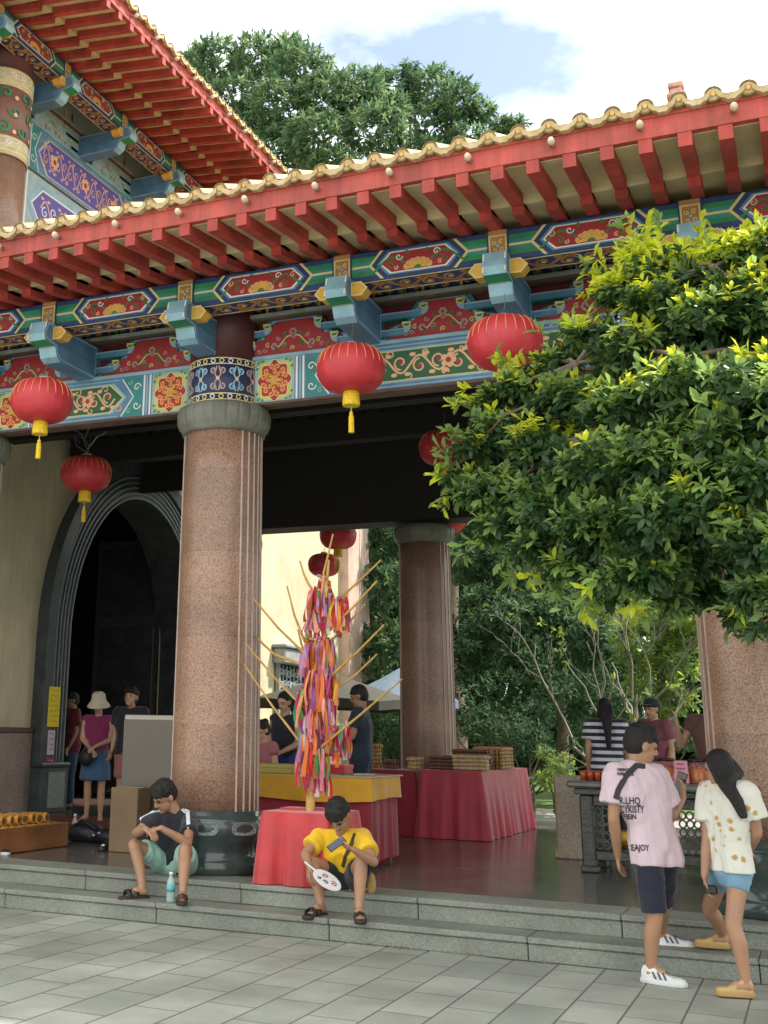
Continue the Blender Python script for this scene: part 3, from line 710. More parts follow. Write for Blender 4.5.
# ------------------------------------------------------------------ the main hall on the left, at right angles
hall = thing('temple_hall', 'tall cream temple hall with an arched doorway and a higher red eave behind the porch', 'temple hall', (-11, 15, 0))
S = 1.11; Z0 = 11.6
FH = lambda u, d, z: (-10.5+d*S, u, Z0+(z-5.66)*S)
UH = [11.72+1.745*k for k in range(-3, 10)]
HC = [12.75+k*5.235 for k in range(-1, 4)]
facade(hall, FH, S, UH, 6.4, 28.9, HC, 4.30, 9, fasc_d=2.07, raf_sp=.33, raf_u=12.0, bulbs=12.3, fill=PURP, scr=SALMON, roof=(6.0, 3.4), tile_sp=.27, halfcol=.5)
AY, AR, AZ0, AH = 17.62, 2.10, 2.9, 2.5     # arch centre, half width, springing, rise
mb = MB()   # walls
mb.box(-11.1, -10.5, 6.4, AY-AR-.06, .3, 8.2, WALLC)
mb.box(-11.1, -10.5, AY+AR+.06, 29.3, .0, 10.1, WALLC)
mb.box(-17.5, -11.1, 28.9, 29.3, .0, 10.1, WALLC)
mb.box(-11.1, -10.5, 6.4, 28.9, 8.2, 12.4, PALEB)
mb.box(-17.5, -11.1, 6.4, 6.8, .3, 12.4, WALLC)
# wall round the arch: vertical strips up to 8.2
#AY, AR, AZ0, AH = 17.62, 2.10, 2.9, 2.5     # arch centre, half width, springing, rise
def arch_z(y, g=0):
    g = .05; t = (y-AY)/(AR+g)
    return AZ0+(AH+g)*math.sqrt(max(0, 1-t*t)) if abs(t) < 1 else AZ0
N_ = 40
for i in range(N_):
    a, b = AY-AR-.06+(2*AR+.12)*i/N_, AY-AR-.06+(2*AR+.12)*(i+1)/N_
    za, zb = arch_z(a), arch_z(b)
    if i in (0, N_-1): za = zb = .3
    mb.add([(x, y, z) for x in (-11.1, -10.5) for y, z in ((a, za), (b, zb), (b, 8.2), (a, 8.2))], [(0, 1, 2, 3), (7, 6, 5, 4), (0, 4, 5, 1)], WALLC)
wl_ = mb.build('wall', hall)
mb = MB(); GW = granite('wainscot_granite', (.27, .20, .17), (.12, .09, .08), (.36, .29, .25), .45)
mb.box(-10.5, -10.44, 6.4, AY-AR-.69, .3, 1.42, GW); mb.build('wainscot', hall); mb = MB(); mb.box(-10.5, -10.43, 20.6, 27.6, .0, 1.42, GW)
mb.build('wainscot', hall)
mb = MB(); mb.bbox(-10.5, -10.41, 6.4, AY-AR-.69, 1.425, 1.50, mat('brown_rail', (.09, .035, .03), .5), .01); mb.build('dado_rail', hall)
# moulded dark surround of the arched door
SUR = mat('dark_stone_surround', (.055, .065, .072), .35, .3, 5); SURL = mat('surround_pale_reed', (.17, .20, .21), .4, .2)
mb = MB()
def archpath(g, n=36):
    P = [(AY-(AR+g), .95)]
    P += [(AY-(AR+g)*math.cos(PI*i/n), AZ0+(AH+g)*math.sin(PI*i/n)) for i in range(n+1)]
    return P+[(AY+AR+g, .95)]
def band(g0, g1, x0, x1, m_):
    A, B = archpath(g0), archpath(g1); n = len(A)
    vs = [(x1, *p) for p in A]+[(x1, *p) for p in B]+[(x0, *p) for p in A]+[(x0, *p) for p in B]
    fs = []
    for i in range(n-1): fs += [(i, i+1, n+i+1, n+i), (n+i, n+i+1, 3*n+i+1, 3*n+i), (i, 2*n+i, 2*n+i+1, i+1)]
    mb.add(vs, fs, m_, False)
band(0, .66, -11.16, -10.36, SUR)
band(.0, .03, -10.37, -10.33, SURL)
for g in (.09, .18, .27, .36): band(g, g+.026, -10.37, -10.335, SURL)
band(.44, .668, -10.5, -10.30, SUR)
ds = mb.build('arch_surround', hall)
for yy in (AY-AR-.66, AY+AR):
    mb = MB(); mb.bbox(-10.6, -10.24, yy-.03, yy+.69, .3, .95, SUR, .02); mb.bbox(-10.6, -10.22, yy-.05, yy+.71, .95, 1.01, SUR, .02)
    mb.box(-10.241, -10.228, yy+.16, yy+.58, .38, .88, RELIEF)
    mb.build('plinth', ds)
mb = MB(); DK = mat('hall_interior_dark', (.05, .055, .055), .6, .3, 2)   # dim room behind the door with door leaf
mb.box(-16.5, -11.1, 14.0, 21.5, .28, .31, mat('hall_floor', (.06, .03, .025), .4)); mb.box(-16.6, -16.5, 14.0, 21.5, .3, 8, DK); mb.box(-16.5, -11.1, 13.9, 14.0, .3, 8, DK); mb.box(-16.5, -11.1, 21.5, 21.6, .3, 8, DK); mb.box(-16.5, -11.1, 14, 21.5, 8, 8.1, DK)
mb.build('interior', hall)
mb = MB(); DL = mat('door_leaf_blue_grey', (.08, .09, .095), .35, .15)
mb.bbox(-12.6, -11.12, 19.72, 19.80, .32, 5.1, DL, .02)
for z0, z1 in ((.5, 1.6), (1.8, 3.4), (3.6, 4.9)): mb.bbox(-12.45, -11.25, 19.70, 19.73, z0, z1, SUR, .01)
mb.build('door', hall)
mb = MB(); mb.lathe([(.0, 0), (.50, .1), (.62, .35), (.62, .5), (.5, .7), (.0, .8)], (-13.2, 18.3, 1.0), mat('dark_red_drum', (.16, .01, .015), .5), 20); mb.build('altar_drum', hall)
# upper wall painting: medallion strips beside the columns, pale blue ground
for cy in HC[1:4]:
    mb = MB(); r = .44; cx = -10.32
    mb.lathe([(r, 7.6), (r, 9.6)], (cx, cy, 0), PINKSTONE, 36)
    mb.lathe([(r+.012, 9.6), (r+.012, 11.05)], (cx, cy, 0), mat('hall_band_ground', (.22, .10, .08), .5), 36); mb.lathe([(r, 11.05), (r, 12.2)], (cx, cy, 0), MATS['maroon_shaft'], 36)
    f = lambda u, v, h=0, cy=cy: (cx+(r+.012+h)*math.cos(u/r), cy+(r+.012+h)*math.sin(u/r), v)
    for z0 in (9.62, 10.74): mb.lathe([(r+.014, z0), (r+.02, z0+.01), (r+.02, z0+.29), (r+.014, z0+.30)], (cx, cy, 0), mat('band_cream', (.50, .46, .32), .6, .2, 9), 36)
    f = lambda u, v, h=0, cy=cy: (cx+(r+.022+h)*math.cos(u/r), cy+(r+.022+h)*math.sin(u/r), v)
    for z0 in (9.68, 10.80):
        for q in (0, .08, .20): mb.line(f, [(-1.1+2.2*i/30, z0+q) for i in range(31)], .025, GOLDL, .004)
        for i in range(14): mb.line(f, circ(-1.05+.16*i, z0+.14, .035, 8), .014, WHITE, .005, True)
    for i in range(7):
        for j in range(3):
            mb.line(f, spiral(-1.0+.33*i+(.16 if j % 2 else 0), 10.05+j*.28, .11, i+j, 1.2, 12, 1 if (i+j) % 2 else -1), .035, GREEN, .006)
            mb.poly(f, circ(-.84+.33*i, 10.0+j*.28, .035, 8), SALMON, .007)
    hc = mb.build('column', hall)
mb = MB()
fh = lambda u, v, h=0: (-10.5+h, u, v)
for cy in HC[1:4]:
    for q in (-1, 1):
        c = cy+q*.72
        mb.poly(fh, [(c-.24, 8.4), (c+.24, 8.4), (c+.24, 10.05), (c-.24, 10.05)], YELG, .004)
        for zz in (8.85, 9.6):
            mb.poly(fh, circ(c, zz, .2, 16, .34), ORANGE, .007); mb.line(fh, circ(c, zz, .2, 16, .34), .02, PRED, .010, True)
            for i in range(6): mb.line(fh, spiral(c+.09*math.cos(i*PI/3), zz+.18*math.sin(i*PI/3), .06, i, 1.1, 9), .02, PRED, .012)
        for z_ in (8.4, 10.05): mb.line(fh, [(c-.26, z_), (c+.26, z_)], .04, LBLUE, .008)
        for s_ in (-.27, .27): mb.line(fh, [(c+s_, 8.4), (c+s_, 10.05)], .04, WHITE, .008)
for a, b in zip(HC[1:3], HC[2:4]):
    mb.poly(fh, hexa(a+1.05, b-1.05, 9.15, 9.98, .3), LBLUE, .006); mb.poly(fh, hexa(a+1.15, b-1.15, 9.25, 9.88, .28), PURP, .009)
    scrolls(mb, fh, a+1.4, b-1.4, 9.32, 9.82, .5, SALMON, .025, .012, WHITE)
    mb.line(fh, hexa(a+1.15, b-1.15, 9.25, 9.88, .28), .03, WHITE, .012, True)
mb.build('upper_wall_painting', hall)
# back column at the hall's far corner, window with grille and hood
mb = MB(); mb.box(-10.5, -10.28, 27.75, 29.3, 0, 10.1, granite('corner_pilaster_pink', (.62, .44, .36), (.45, .30, .25), (.72, .56, .48), .6))
for k in range(5): mb.box(-10.279, -10.262, 28.55+k*.14, 28.60+k*.14, .2, 10.1, mat('pale_reed', (.62, .56, .50), .5))
mb.build('corner_pilaster', hall)
mb = MB(); mb.box(-10.5, -10.46, 23.75, 25.55, 1.7, 2.95, mat('window_dark', (.03, .06, .07), .2)); mb.build('window', hall)
win = [o for o in hall.children if o.name.startswith('window')][0]
WFR = mat('window_grey', (.30, .32, .32), .6, .15)
mb = MB(); mb.bbox(-10.5, -10.20, 23.6, 25.7, 2.95, 3.28, WFR, .03); mb.bbox(-10.5, -10.15, 23.55, 25.75, 3.28, 3.36, WFR, .02); mb.build('hood', win)
mb = MB()
for y in (23.75, 25.5): mb.box(-10.47, -10.38, y-.04, y+.04, 1.7, 2.95, WFR)
mb.box(-10.47, -10.38, 23.75, 25.5, 1.66, 1.74, WFR)
GR = mat('grille_white', (.50, .56, .56), .4)
for i in range(8):
    for j in range(5):
        c = (23.9+.21*i, 1.85+.23*j); mb.line(lambda a, b, h=0: (-10.42+h, a, b), spiral(c[0], c[1], .10, i+j, 1.2, 10, 1 if (i+j) % 2 else -1), .022, GR, .012)
for i in range(9): mb.box(-10.43, -10.41, 23.8+.205*i, 23.82+.205*i, 1.72, 2.93, GR)
mb.build('grille', win)
# ------------------------------------------------------------------ red lanterns
LRED = mat('lantern_red_silk', (.56, .04, .055), .45, .12, 8, .1, 60, transl=.12)
LGOLD = mat('lantern_gold_rib', (.75, .45, .15), .4)
LCAP = mat('lantern_cap', (.62, .58, .50), .4)
LYEL = mat('lantern_yellow_fringe', (.72, .48, .02), .7, .2, 40, .3, 80)
WIRE = mat('thin_wire', (.16, .15, .14), .5)
def make_lantern(loc, label, wire=.35, sway=0):
    root = thing('red_lantern', label, 'lantern', loc, 'red lanterns hung under the porch'); x, y, z = loc
    R, H, n, k = .305, .215, 72, 18; mb = MB(); vs = []
    for j in range(k+1):
        t = -1+2*j/k; zz = H*math.sin(t*PI/2)*.98; rr = .055+(R-.055)*math.cos(t*PI/2)**.72
        for i in range(n):
            a = 2*PI*i/n; q = abs(math.cos(a*12)); r2 = rr*(1-.035*(1-q**.6) )
            vs.append((x+r2*math.cos(a), y+r2*math.sin(a), z+zz))
    mb.add(vs, [(j*n+i, j*n+(i+1) % n, (j+1)*n+(i+1) % n, (j+1)*n+i) for j in range(k) for i in range(n)], LRED, True)
    sh = mb.build('lantern_shade', root)
    mb = MB()
    for i in range(24):
        a = 2*PI*i/24; P = []
        for j in range(9):
            t = .05+.62*j/8; zz = H*math.sin(t*PI/2)*.98; rr = (.055+(R-.055)*math.cos(t*PI/2)**.72)*1.006
            P.append((x+rr*math.cos(a), y+rr*math.sin(a), z+zz))
        mb.tube(P, [.0022+.001*math.sin(PI*j/8) for j in range(9)], LGOLD, 5, caps=False)
    mb.build('rib', sh)
    mb = MB(); mb.lathe([(.05, .20), (.062, .205), (.062, .235), (.05, .245)], loc, LCAP, 20); mb.build('cap', root)
    mb = MB(); mb.lathe([(.06, -.205), (.070, -.215), (.078, -.325), (.074, -.34), (.05, -.335)], loc, LYEL, 28, rfun=lambda r, a, q: r+.003*math.sin(a*28))
    fr = mb.build('fringe', root)
    mb = MB(); s = sway
    mb.tube([(x, y, z-.34), (x+s*.01, y, z-.40)], .004, LCAP, 6); mb.ball((x+s*.01, y, z-.405), .018, LYEL, 8, 6)
    mb.tube([(x+s*.01, y, z-.41), (x+s*.012, y, z-.44), (x+s*.02, y, z-.58)], [.012, .024, .027], LYEL, 8)
    mb.build('tassel', root)
    mb = MB(); mb.tube([(x, y, z+.24), (x+.01, y+.02, z+.24+wire*.5), (x, y+.06, z+.24+wire)], .003, WIRE, 5)
    for q in (-1, 1): mb.tube([(x+q*.05, y, z+.24), (x, y, z+.31)], .0022, WIRE, 4)
    mb.build('wire', root)
    return root
lan = make_lantern(at(351, 369, 9.3), 'large red lantern in front of the painted beam, right of the left granite column', .22)
# metal hook wires belong to the lantern hung in the doorway bay
def lantern_copy(p, label, sc=1.0):
    c = copy_tree(lan); c.location = p; c.scale = (sc,)*3; c['label'] = label; ROOT_LOC[c.name] = V(p); return c
lantern_copy(at(42, 401, 9.1), 'red lantern hanging before the beam at the far left edge of the porch')
lantern_copy(at(505, 343, 9.1), 'highest red lantern, its lower edge touching the bright tips of the leafy tree')
lb = lantern_copy(at(86, 474, 11.5), 'red lantern hanging from tangled wires in front of the dark arched doorway')
lantern_copy(at(444, 448, 13.6), 'red lantern half hidden by the leaves of the tree beside the porch')
lantern_copy(at(338, 536, 18.0), 'red lantern whose top is cut off by the dark rear beam')
lantern_copy(at(324, 565, 18.2), 'smaller dark red lantern hanging just above the ribbon covered bamboo', .88)
lantern_copy(at(447, 520, 18.6), 'red lantern showing only a sliver between the rear granite column and the leaves')
mb = MB(); r = random.Random(4)
o_ = at(86, 474, 11.5)
for pts in ([(0, .24), (.02, .34), (-.05, .44), (.03, .62), (.02, 1.1)], [(.0, .26), (-.16, .36), (-.19, .46), (-.12, .40)], [(.0, .30), (.12, .44), (.26, .50), (.2, .46)], [(0, .3), (-.1, .5), (-.3, .62), (-.35, .9)]):
    mb.tube([tuple(lan.location+V((a, 0, b))) for a, b in pts], .006, mat('galvanised_wire', (.30, .32, .33), .3, metal=.6), 5)
hk = mb.build('hook_wire', lan)   # built on the first lantern's frame, then moved to the copy it belongs to
hk.parent = lb

# ------------------------------------------------------------------ cloth covered tables
def cloth(name, c, r=.75): return mat(name, c, r, .16, 3.5, .25, 9, sheen=.3)
CRED = cloth('pink_red_satin', (.48, .028, .036), .45); CMAR = cloth('maroon_cloth', (.26, .012, .03)); CYEL = cloth('yellow_cloth', (.62, .33, .02)); CRED2 = cloth('deep_red_cloth', (.42, .03, .055), .55)
def drape(mb, x0, x1, y0, y1, z0, z1, m_, amp=.03, waves=2.3, flare=.03, seed=0, top=True, rows=10, vary=0.0):
    r = random.Random(seed); C = []; step = .03
    def side(a, b):
        n = max(2, int((V(b)-V(a)).length/step)); return [(a[0]+(b[0]-a[0])*i/n, a[1]+(b[1]-a[1])*i/n) for i in range(n)]
    P = side((x0, y0), (x1, y0))+side((x1, y0), (x1, y1))+side((x1, y1), (x0, y1))+side((x0, y1), (x0, y0))
    cx, cy = (x0+x1)/2, (y0+y1)/2; n = len(P); ph = [r.uniform(0, 6.28) for _ in range(5)]
    def outn(i):
        a, b = V((*P[i-2], 0)), V((*P[(i+2) % n], 0)); d = (b-a).normalized(); return V((d.y, -d.x, 0))
    vs = []
    for j in range(rows+1):
        t = j/rows
        for i in range(n):
            s = i*step; w_ = math.sin(s*waves*7+ph[0]+.6*math.sin(s*3.1+ph[3]))+.55*math.sin(s*waves*13+ph[1])+.45*math.sin(s*waves*2.6+ph[2])
            q = outn(i)*(flare*t+amp*(w_*.5+.2)*t**.8)
            vs.append((P[i][0]+q.x, P[i][1]+q.y, z1-(z1-z0)*t+(vary*math.sin(s*3+ph[4])*t)))
    mb.add(vs, [((j+1)*n+i, (j+1)*n+(i+1) % n, j*n+(i+1) % n, j*n+i) for j in range(rows) for i in range(n)], m_, True)
    if top: mb.add([vs[i] for i in range(n)], [tuple(range(n))], m_)
    inner = [(p[0]+(cx-p[0])*.01, p[1]+(cy-p[1])*.01, z0+.02) for p in P]
def table_frame(root, x0, x1, y0, y1, z, m_):
    for x in (x0+.05, x1-.05):
        for y in (y0+.05, y1-.05):
            mb = MB(); mb.box(x-.02, x+.02, y-.02, y+.02, .31, z-.03, m_); mb.build('leg', root)
    mb = MB(); mb.box(x0+.01, x1-.01, y0+.01, y1-.01, z-.03, z-.004, m_); mb.build('tabletop', root)
WOODM = mat('table_wood', (.20, .12, .06), .6, .3, 8)
t1 = thing('small_table', 'small table in shiny pink red cloth at the step edge, under the ribbon bamboo', 'table', (-3.85, 9.7, .31))
table_frame(t1, -4.24, -3.66, 9.40, 10.05, .87, WOODM)
mb = MB(); drape(mb, -4.25, -3.64, 9.38, 10.06, .315, .875, CRED, .075, 3.4, .02, 3, rows=16); 
# cloth rumpled on top
for k in range(2): mb.ball((-4.1+.14*k, 9.75+.08*(k % 2), .87), (.16, .13, .03), CRED, 14, 6)
mb.build('cloth', t1)
t2 = thing('long_table', 'long stall table with a bright yellow cloth over a red skirt, behind the ribbon bamboo', 'table', (-4.8, 11.4, .31))
table_frame(t2, -5.75, -3.87, 10.98, 11.75, 1.10, WOODM)
mb = MB(); drape(mb, -5.76, -3.86, 10.97, 11.76, .37, 1.09, CMAR, .03, 4.2, .0, 5); mb.build('skirt', t2)
mb = MB(); drape(mb, -5.79, -3.83, 10.94, 11.79, .90, 1.112, CYEL, .018, 2.0, .01, 8, True, 5, .02); mb.build('top_cloth', t2)
mb = MB(); mb.bbox(-4.5, -3.80, 10.92, 11.80, 1.114, 1.126, mat('clear_plastic_sheet', (.72, .70, .62), .15, alpha=.45), .003); mb.build('plastic_cover', t2)
t3 = thing('long_table', 'far table in red cloth running away beside the rear granite column, loaded with bamboo slips', 'table', (-4.1, 16, .31))
table_frame(t3, -4.48, -3.76, 14.72, 17.25, 1.10, WOODM)
mb = MB(); drape(mb, -4.50, -3.75, 14.70, 17.28, .315, 1.105, CRED2, .05, 3.0, .07, 9); mb.build('cloth', t3)
t4 = thing('side_table', 'dark red table half hidden between the yellow stall table and far red table', 'table', (-5.2, 15.1, .31))
table_frame(t4, -5.75, -4.62, 14.80, 15.5, 1.08, WOODM)
mb = MB(); drape(mb, -5.78, -4.60, 14.78, 15.52, .315, 1.085, CMAR, .035, 3.5, .03, 12); mb.build('cloth', t4)
# small goods on the yellow table
def goods(name, label, cat, x0, x1, y0, y1, z0, z1, m_, lid=None):
    mb = MB(); mb.bbox(x0, x1, y0, y1, z0, z1, m_, .006)
    if lid: mb.bbox(x0-.006, x1+.006, y0-.006, y1+.006, z1-.03, z1+.004, lid, .004)
    return tag(mb.build(name), label, cat)
p = at(303, 777, 11.3)
goods('paper_box', 'low pale pink box lying on the yellow table beside the left granite column', 'box', -5.65, -5.2, 11.1, 11.5, 1.115, 1.20, mat('dusty_pink_card', (.45, .22, .18), .7), mat('dusty_pink_lid', (.5, .26, .2), .7))
goods('paper_box', 'olive box lying on the yellow table behind the lowest ribbons', 'box', -5.1, -4.72, 11.1, 11.45, 1.115, 1.20, mat('olive_card', (.36, .33, .08), .7), mat('olive_lid', (.40, .37, .1), .7))
goods('offering_box', 'small bright red box on the yellow table at the right of the ribbon bamboo', 'box', -4.55, -4.22, 11.25, 11.5, 1.13, 1.21, mat('red_lacquer', (.42, .015, .03), .3), mat('red_lacquer_lid', (.5, .02, .03), .3))
mb = MB(); mb.add([(-4.12, 11.2, 1.135), (-3.92, 11.18, 1.135), (-3.9, 11.32, 1.14), (-4.1, 11.35, 1.139)], [(0, 1, 2, 3)], mat('paper_white', (.7, .7, .68), .8)); mb.box(-4.1, -3.93, 11.2, 11.3, 1.128, 1.134, MATS['paper_white'])
tag(mb.build('paper_sheet'), 'white papers lying on the right end of the yellow table', 'paper')
# bundles of bamboo slips
BAM = mat('bamboo_slip', (.36, .21, .07), .6, .3, 30, .3, 60); BAMP = mat('bamboo_pale', (.50, .38, .20), .6, .25, 30); BAMD = mat('bamboo_dark', (.13, .07, .05), .6, .3, 30)
def slips(label, x0, y0, z0, nx, nz, l, axis, m_, cell=.045, seed=0, end=None):
    mb = MB(); r = random.Random(seed)
    for k in range(nz):
        for i in range(nx):
            j = r.uniform(-.012, .012); a = x0+i*cell
            if axis == 0: P = [(a0, y0+i*cell*1.0+j*.2, z0+cell*.5+k*cell*.9) for a0 in (x0+j, x0+l+j)]
            else: P = [(a, a0, z0+cell*.5+k*cell*.9) for a0 in (y0+j, y0+l+j)]
            mb.tube(P, cell*.47, m_, 7, True, True)
            e = P[0] if axis == 1 else P[1]
    return mb
def add_slips(label, *a, tie=True, **k):
    mb = slips(label, *a, **k); x0, y0, z0, nx, nz, l, axis = a[:7]; c = k.get('cell', .045); tm = mat('string_tie', (.45, .10, .06), .7)
    for f in (.2, .8):
        if axis == 0: mb.tube([(x0+l*f, y0-c*.6, z0+.004), (x0+l*f, y0-c*.6, z0+nz*c*.93), (x0+l*f, y0+(nx-.4)*c, z0+nz*c*.93), (x0+l*f, y0+(nx-.4)*c, z0+.004)], .004, tm, 5)
        else: mb.tube([(x0-c*.6, y0+l*f, z0+.004), (x0-c*.6, y0+l*f, z0+nz*c*.93), (x0+(nx-.4)*c, y0+l*f, z0+nz*c*.93), (x0+(nx-.4)*c, y0+l*f, z0+.004)], .004, tm, 5)
    return tag(mb.build('bamboo_bundle'), label, 'bamboo bundle', 'bamboo bundles on the tables')
add_slips('dark flat topped bundle at the front left corner of the far red table', -4.42, 14.82, 1.108, 8, 4, .62, 0, BAMD, seed=1)
add_slips('pale bundle showing round cut ends at the front of the far red table', -4.12, 14.78, 1.108, 4, 4, .42, 0, BAMP, seed=2, cell=.05)
add_slips('tall golden brown stack at the right end of the far red table', -4.10, 15.75, 1.108, 8, 6, .62, 1, BAM, seed=3, cell=.05)
add_slips('brown bundle lying on top behind the pale one on the far red table', -4.25, 15.25, 1.108, 6, 6, .45, 0, BAMD, seed=4)
add_slips('short pale roll standing at the left end of the far red table', -4.78, 15.05, 1.09, 3, 3, .16, 0, BAMP, seed=5, cell=.055)
add_slips('small grey roll on the dark red table beside the rear column', -5.08, 15.0, 1.09, 3, 2, .15, 0, BAMD, seed=6, cell=.06)
add_slips('tall stack of golden slips on the dark red table beside the man in navy', -5.38, 15.15, 1.09, 3, 6, .18, 0, BAM, seed=7, cell=.055)

# ------------------------------------------------------------------ bamboo hung with ribbons
BAMY = mat('yellow_bamboo', (.50, .30, .08), .45, .2, 12)
rt = thing('ribbon_bamboo', 'bamboo pole with bare side sticks hung all over with bright wish ribbons', 'wish tree', tuple(at(310, 811, 9.7)))
TY = 9.72
tr = [at(x, y, TY) for x, y in ((310, 812), (311, 790), (314, 760), (320, 715), (322, 670), (325, 630), (326, 590), (329, 560))]
mb = MB(); mb.tube([V((tr[0].x, tr[0].y, .86))]+tr, [.042, .040, .038, .033, .028, .024, .02, .016, .010], BAMY, 12)
for p_ in tr[1:5]: mb.lathe([(.036, -.006), (.043, 0), (.036, .006)], p_, BAMY, 12)
pole = mb.build('pole', rt)
sticks = [((300, 561), (309, 585), .1), ((253, 598), (305, 654), -.25), ((287, 586), (304, 640), .25), ((251, 630), (274, 654), .35), ((247, 645), (299, 703), -.2), ((244, 664), (300, 742), .1), ((381, 560), (331, 606), .3),
          ((377, 581), (332, 627), -.2), ((365, 604), (330, 642), .15), ((384, 625), (333, 674), -.3), ((377, 654), (334, 690), .2), ((402, 679), (322, 746), -.35), ((349, 651), (331, 708), .1), ((333, 534), (323, 576), .0), ((298, 630), (306, 656), .3)]
r = random.Random(8)
for a, b, dy in sticks:
    A = at(*a, TY+dy); B = at(*b, TY+dy*.1)
    if a[0] < 320: C = at(b[0]+(322-b[0])*.95, b[1]+18, TY)
    else: C = at(b[0]+(322-b[0])*.8, b[1]+12, TY)
    M_ = (A+B)/2+V((r.uniform(-.012, .012), 0, -.02+r.uniform(-.008, .008)))
    mb = MB(); mb.tube([C, B, M_, A], [.013, .012, .010, .0075], BAMY, 8); mb.ball(tuple(M_), .0125, BAMY, 8, 5); mb.build('stick', rt)
RC = [mat('ribbon_'+n_, c, .5, .1, transl=.25) for n_, c in (('orange', (.80, .22, .04)), ('red', (.60, .03, .04)), ('pink', (.72, .22, .32)), ('lilac', (.48, .28, .52)), ('yellow', (.78, .55, .04)), ('green', (.06, .42, .16)), ('white', (.72, .70, .70)), ('purple', (.26, .08, .34)), ('crimson', (.52, .02, .12)), ('salmon', (.80, .34, .22)), ('sky', (.24, .45, .62)), ('rose', (.75, .38, .45)))]
nodes = [(324, 578, .05, .30, 15), (318, 590, .09, .30, 20), (326, 592, .09, .28, 16), (340, 600, .08, .28, 24), (316, 612, .10, .24, 16), (326, 640, .08, .30, 26), (312, 640, .07, .30, 16), (306, 655, .06, .28, 12), (318, 672, .10, .34, 26), (330, 672, .06, .34, 18),
         (306, 690, .07, .30, 18), (322, 700, .10, .34, 24), (312, 712, .09, .34, 22), (342, 724, .06, .30, 22), (332, 728, .05, .26, 10), (308, 740, .08, .34, 22), (322, 752, .07, .34, 24), (312, 760, .06, .28, 12)]
allr = []
for (px, py, sp, ln, cnt) in nodes:
    base = r.sample((0, 0, 1, 1, 2, 2, 3, 3, 4, 6, 7, 8, 9, 11, 5), 6)
    for k in range(int(cnt*2.3)):
        a = r.uniform(0, 2*PI); q = math.sqrt(r.random())*sp*1.15
        p0 = at(px, py, TY)+V((q*math.cos(a)*.7, q*math.sin(a), r.uniform(-.05, .03)))
        L_ = ln*r.uniform(.55, 1.05); wd = r.uniform(.009, .023); yaw = r.uniform(0, PI); out = V((math.cos(a), math.sin(a), 0))*q*.35
        W_ = V((math.cos(yaw), math.sin(yaw), 0))*wd; P = []; ph = r.uniform(0, 6)
        for j in range(7):
            t = j/6; c = p0+out*math.sin(t*2.2)+V((.012*math.sin(ph+t*4), .012*math.cos(ph*1.3+t*3.4), -L_*t)); tw = Quaternion((0, 0, 1), .9*math.sin(ph+t*2.3)); P.append((c-tw@W_*(.6+.4*t), c+tw@W_*(.6+.4*t)))
        mm = RC[r.choice(base) if r.random() < .6 else r.choice((0, 0, 0, 1, 1, 2, 2, 3, 4, 6, 8, 8, 9, 9, 11, 5))]
        allr.append((P, mm))
def ribbon(mb, P, mm):
    n = len(P); vs = [tuple(x) for p in P for x in p]; mb.add(vs, [(2*i, 2*i+1, 2*i+3, 2*i+2) for i in range(n-1)], mm, True)
r.shuffle(allr)
allr.sort(key=lambda q: q[0][3][0].y)
for P, mm in allr[:99]:
    mb = MB(); ribbon(mb, P, mm); mb.build('ribbon', rt)
mb = MB()
for P, mm in allr[99:]: ribbon(mb, P, mm)
# knots tied round the pole
for (px, py, sp, ln, cnt) in nodes:
    for k in range(5):
        p_ = at(px, py, TY)+V((r.gauss(0, sp*.4), r.gauss(0, sp*.4), r.uniform(-.04, .03))); mb.ball(tuple(p_), (.026, .026, .016), RC[r.randrange(12)], 8, 5)
tag(mb.build('ribbon_mass', rt), kind='stuff')

# ------------------------------------------------------------------ stone altar table with jars and candle cups
ALT = mat('dark_carved_stone', (.05, .052, .048), .35, .35, 7, .35, 30); ALTL = mat('altar_top_stone', (.13, .14, .13), .3, .3, 9)
al = thing('stone_altar_table', 'dark carved stone altar table with pierced side panels on the right of the porch', 'altar table', (-1.55, 12.3, .31))
ax0, ax1, ay0, ay1 = -2.12, -.92, 11.98, 12.62
mb = MB(); mb.bbox(ax0-.10, ax1+.10, ay0-.08, ay1+.08, 1.06, 1.125, ALTL, .02); mb.bbox(ax0-.04, ax1+.04, ay0-.03, ay1+.03, 1.0, 1.058, ALT, .01); mb.build('tabletop', al)
for x in (ax0, ax1-.12):
    for y in (ay0, ay1-.12):
        mb = MB(); mb.bbox(x, x+.12, y, y+.12, .31, .999, ALT, .015); mb.bbox(x-.02, x+.14, y-.02, y+.14, .31, .37, ALT, .012)
        mb.build('leg', al)
mb = MB()
for y in (ay0+.03, ay1-.09):
    mb.bbox(ax0+.12, ax1-.12, y, y+.06, .90, .998, ALT, .008); mb.bbox(ax0+.12, ax1-.12, y, y+.06, .42, .50, ALT, .008)
mb.bbox(ax0+.05, ax0+.10, ay0+.12, ay1-.12, .42, .50, ALT, .008); mb.bbox(ax1-.10, ax1-.05, ay0+.12, ay1-.12, .42, .50, ALT, .008)
mb.build('rail', al)
for x in (ax0+.125, ax1-.325):
    mb = MB()
    for i in range(3):
        for j in range(5):
            c = (x+.035+i*.065, .55+j*.075)
            P = [(c[0]+.03*math.cos(t), ay0+.06, c[1]+.034*math.sin(t)) for t in [2*PI*k/10 for k in range(11)]]; mb.tube(P, .009, mat('altar_lattice', (.085, .088, .08), .5, .3, 20), 5, caps=False)
    mb.box(x+.205, x+.225, ay0+.04, ay0+.08, .50, .90, ALT); mb.build('pierced_panel', al)
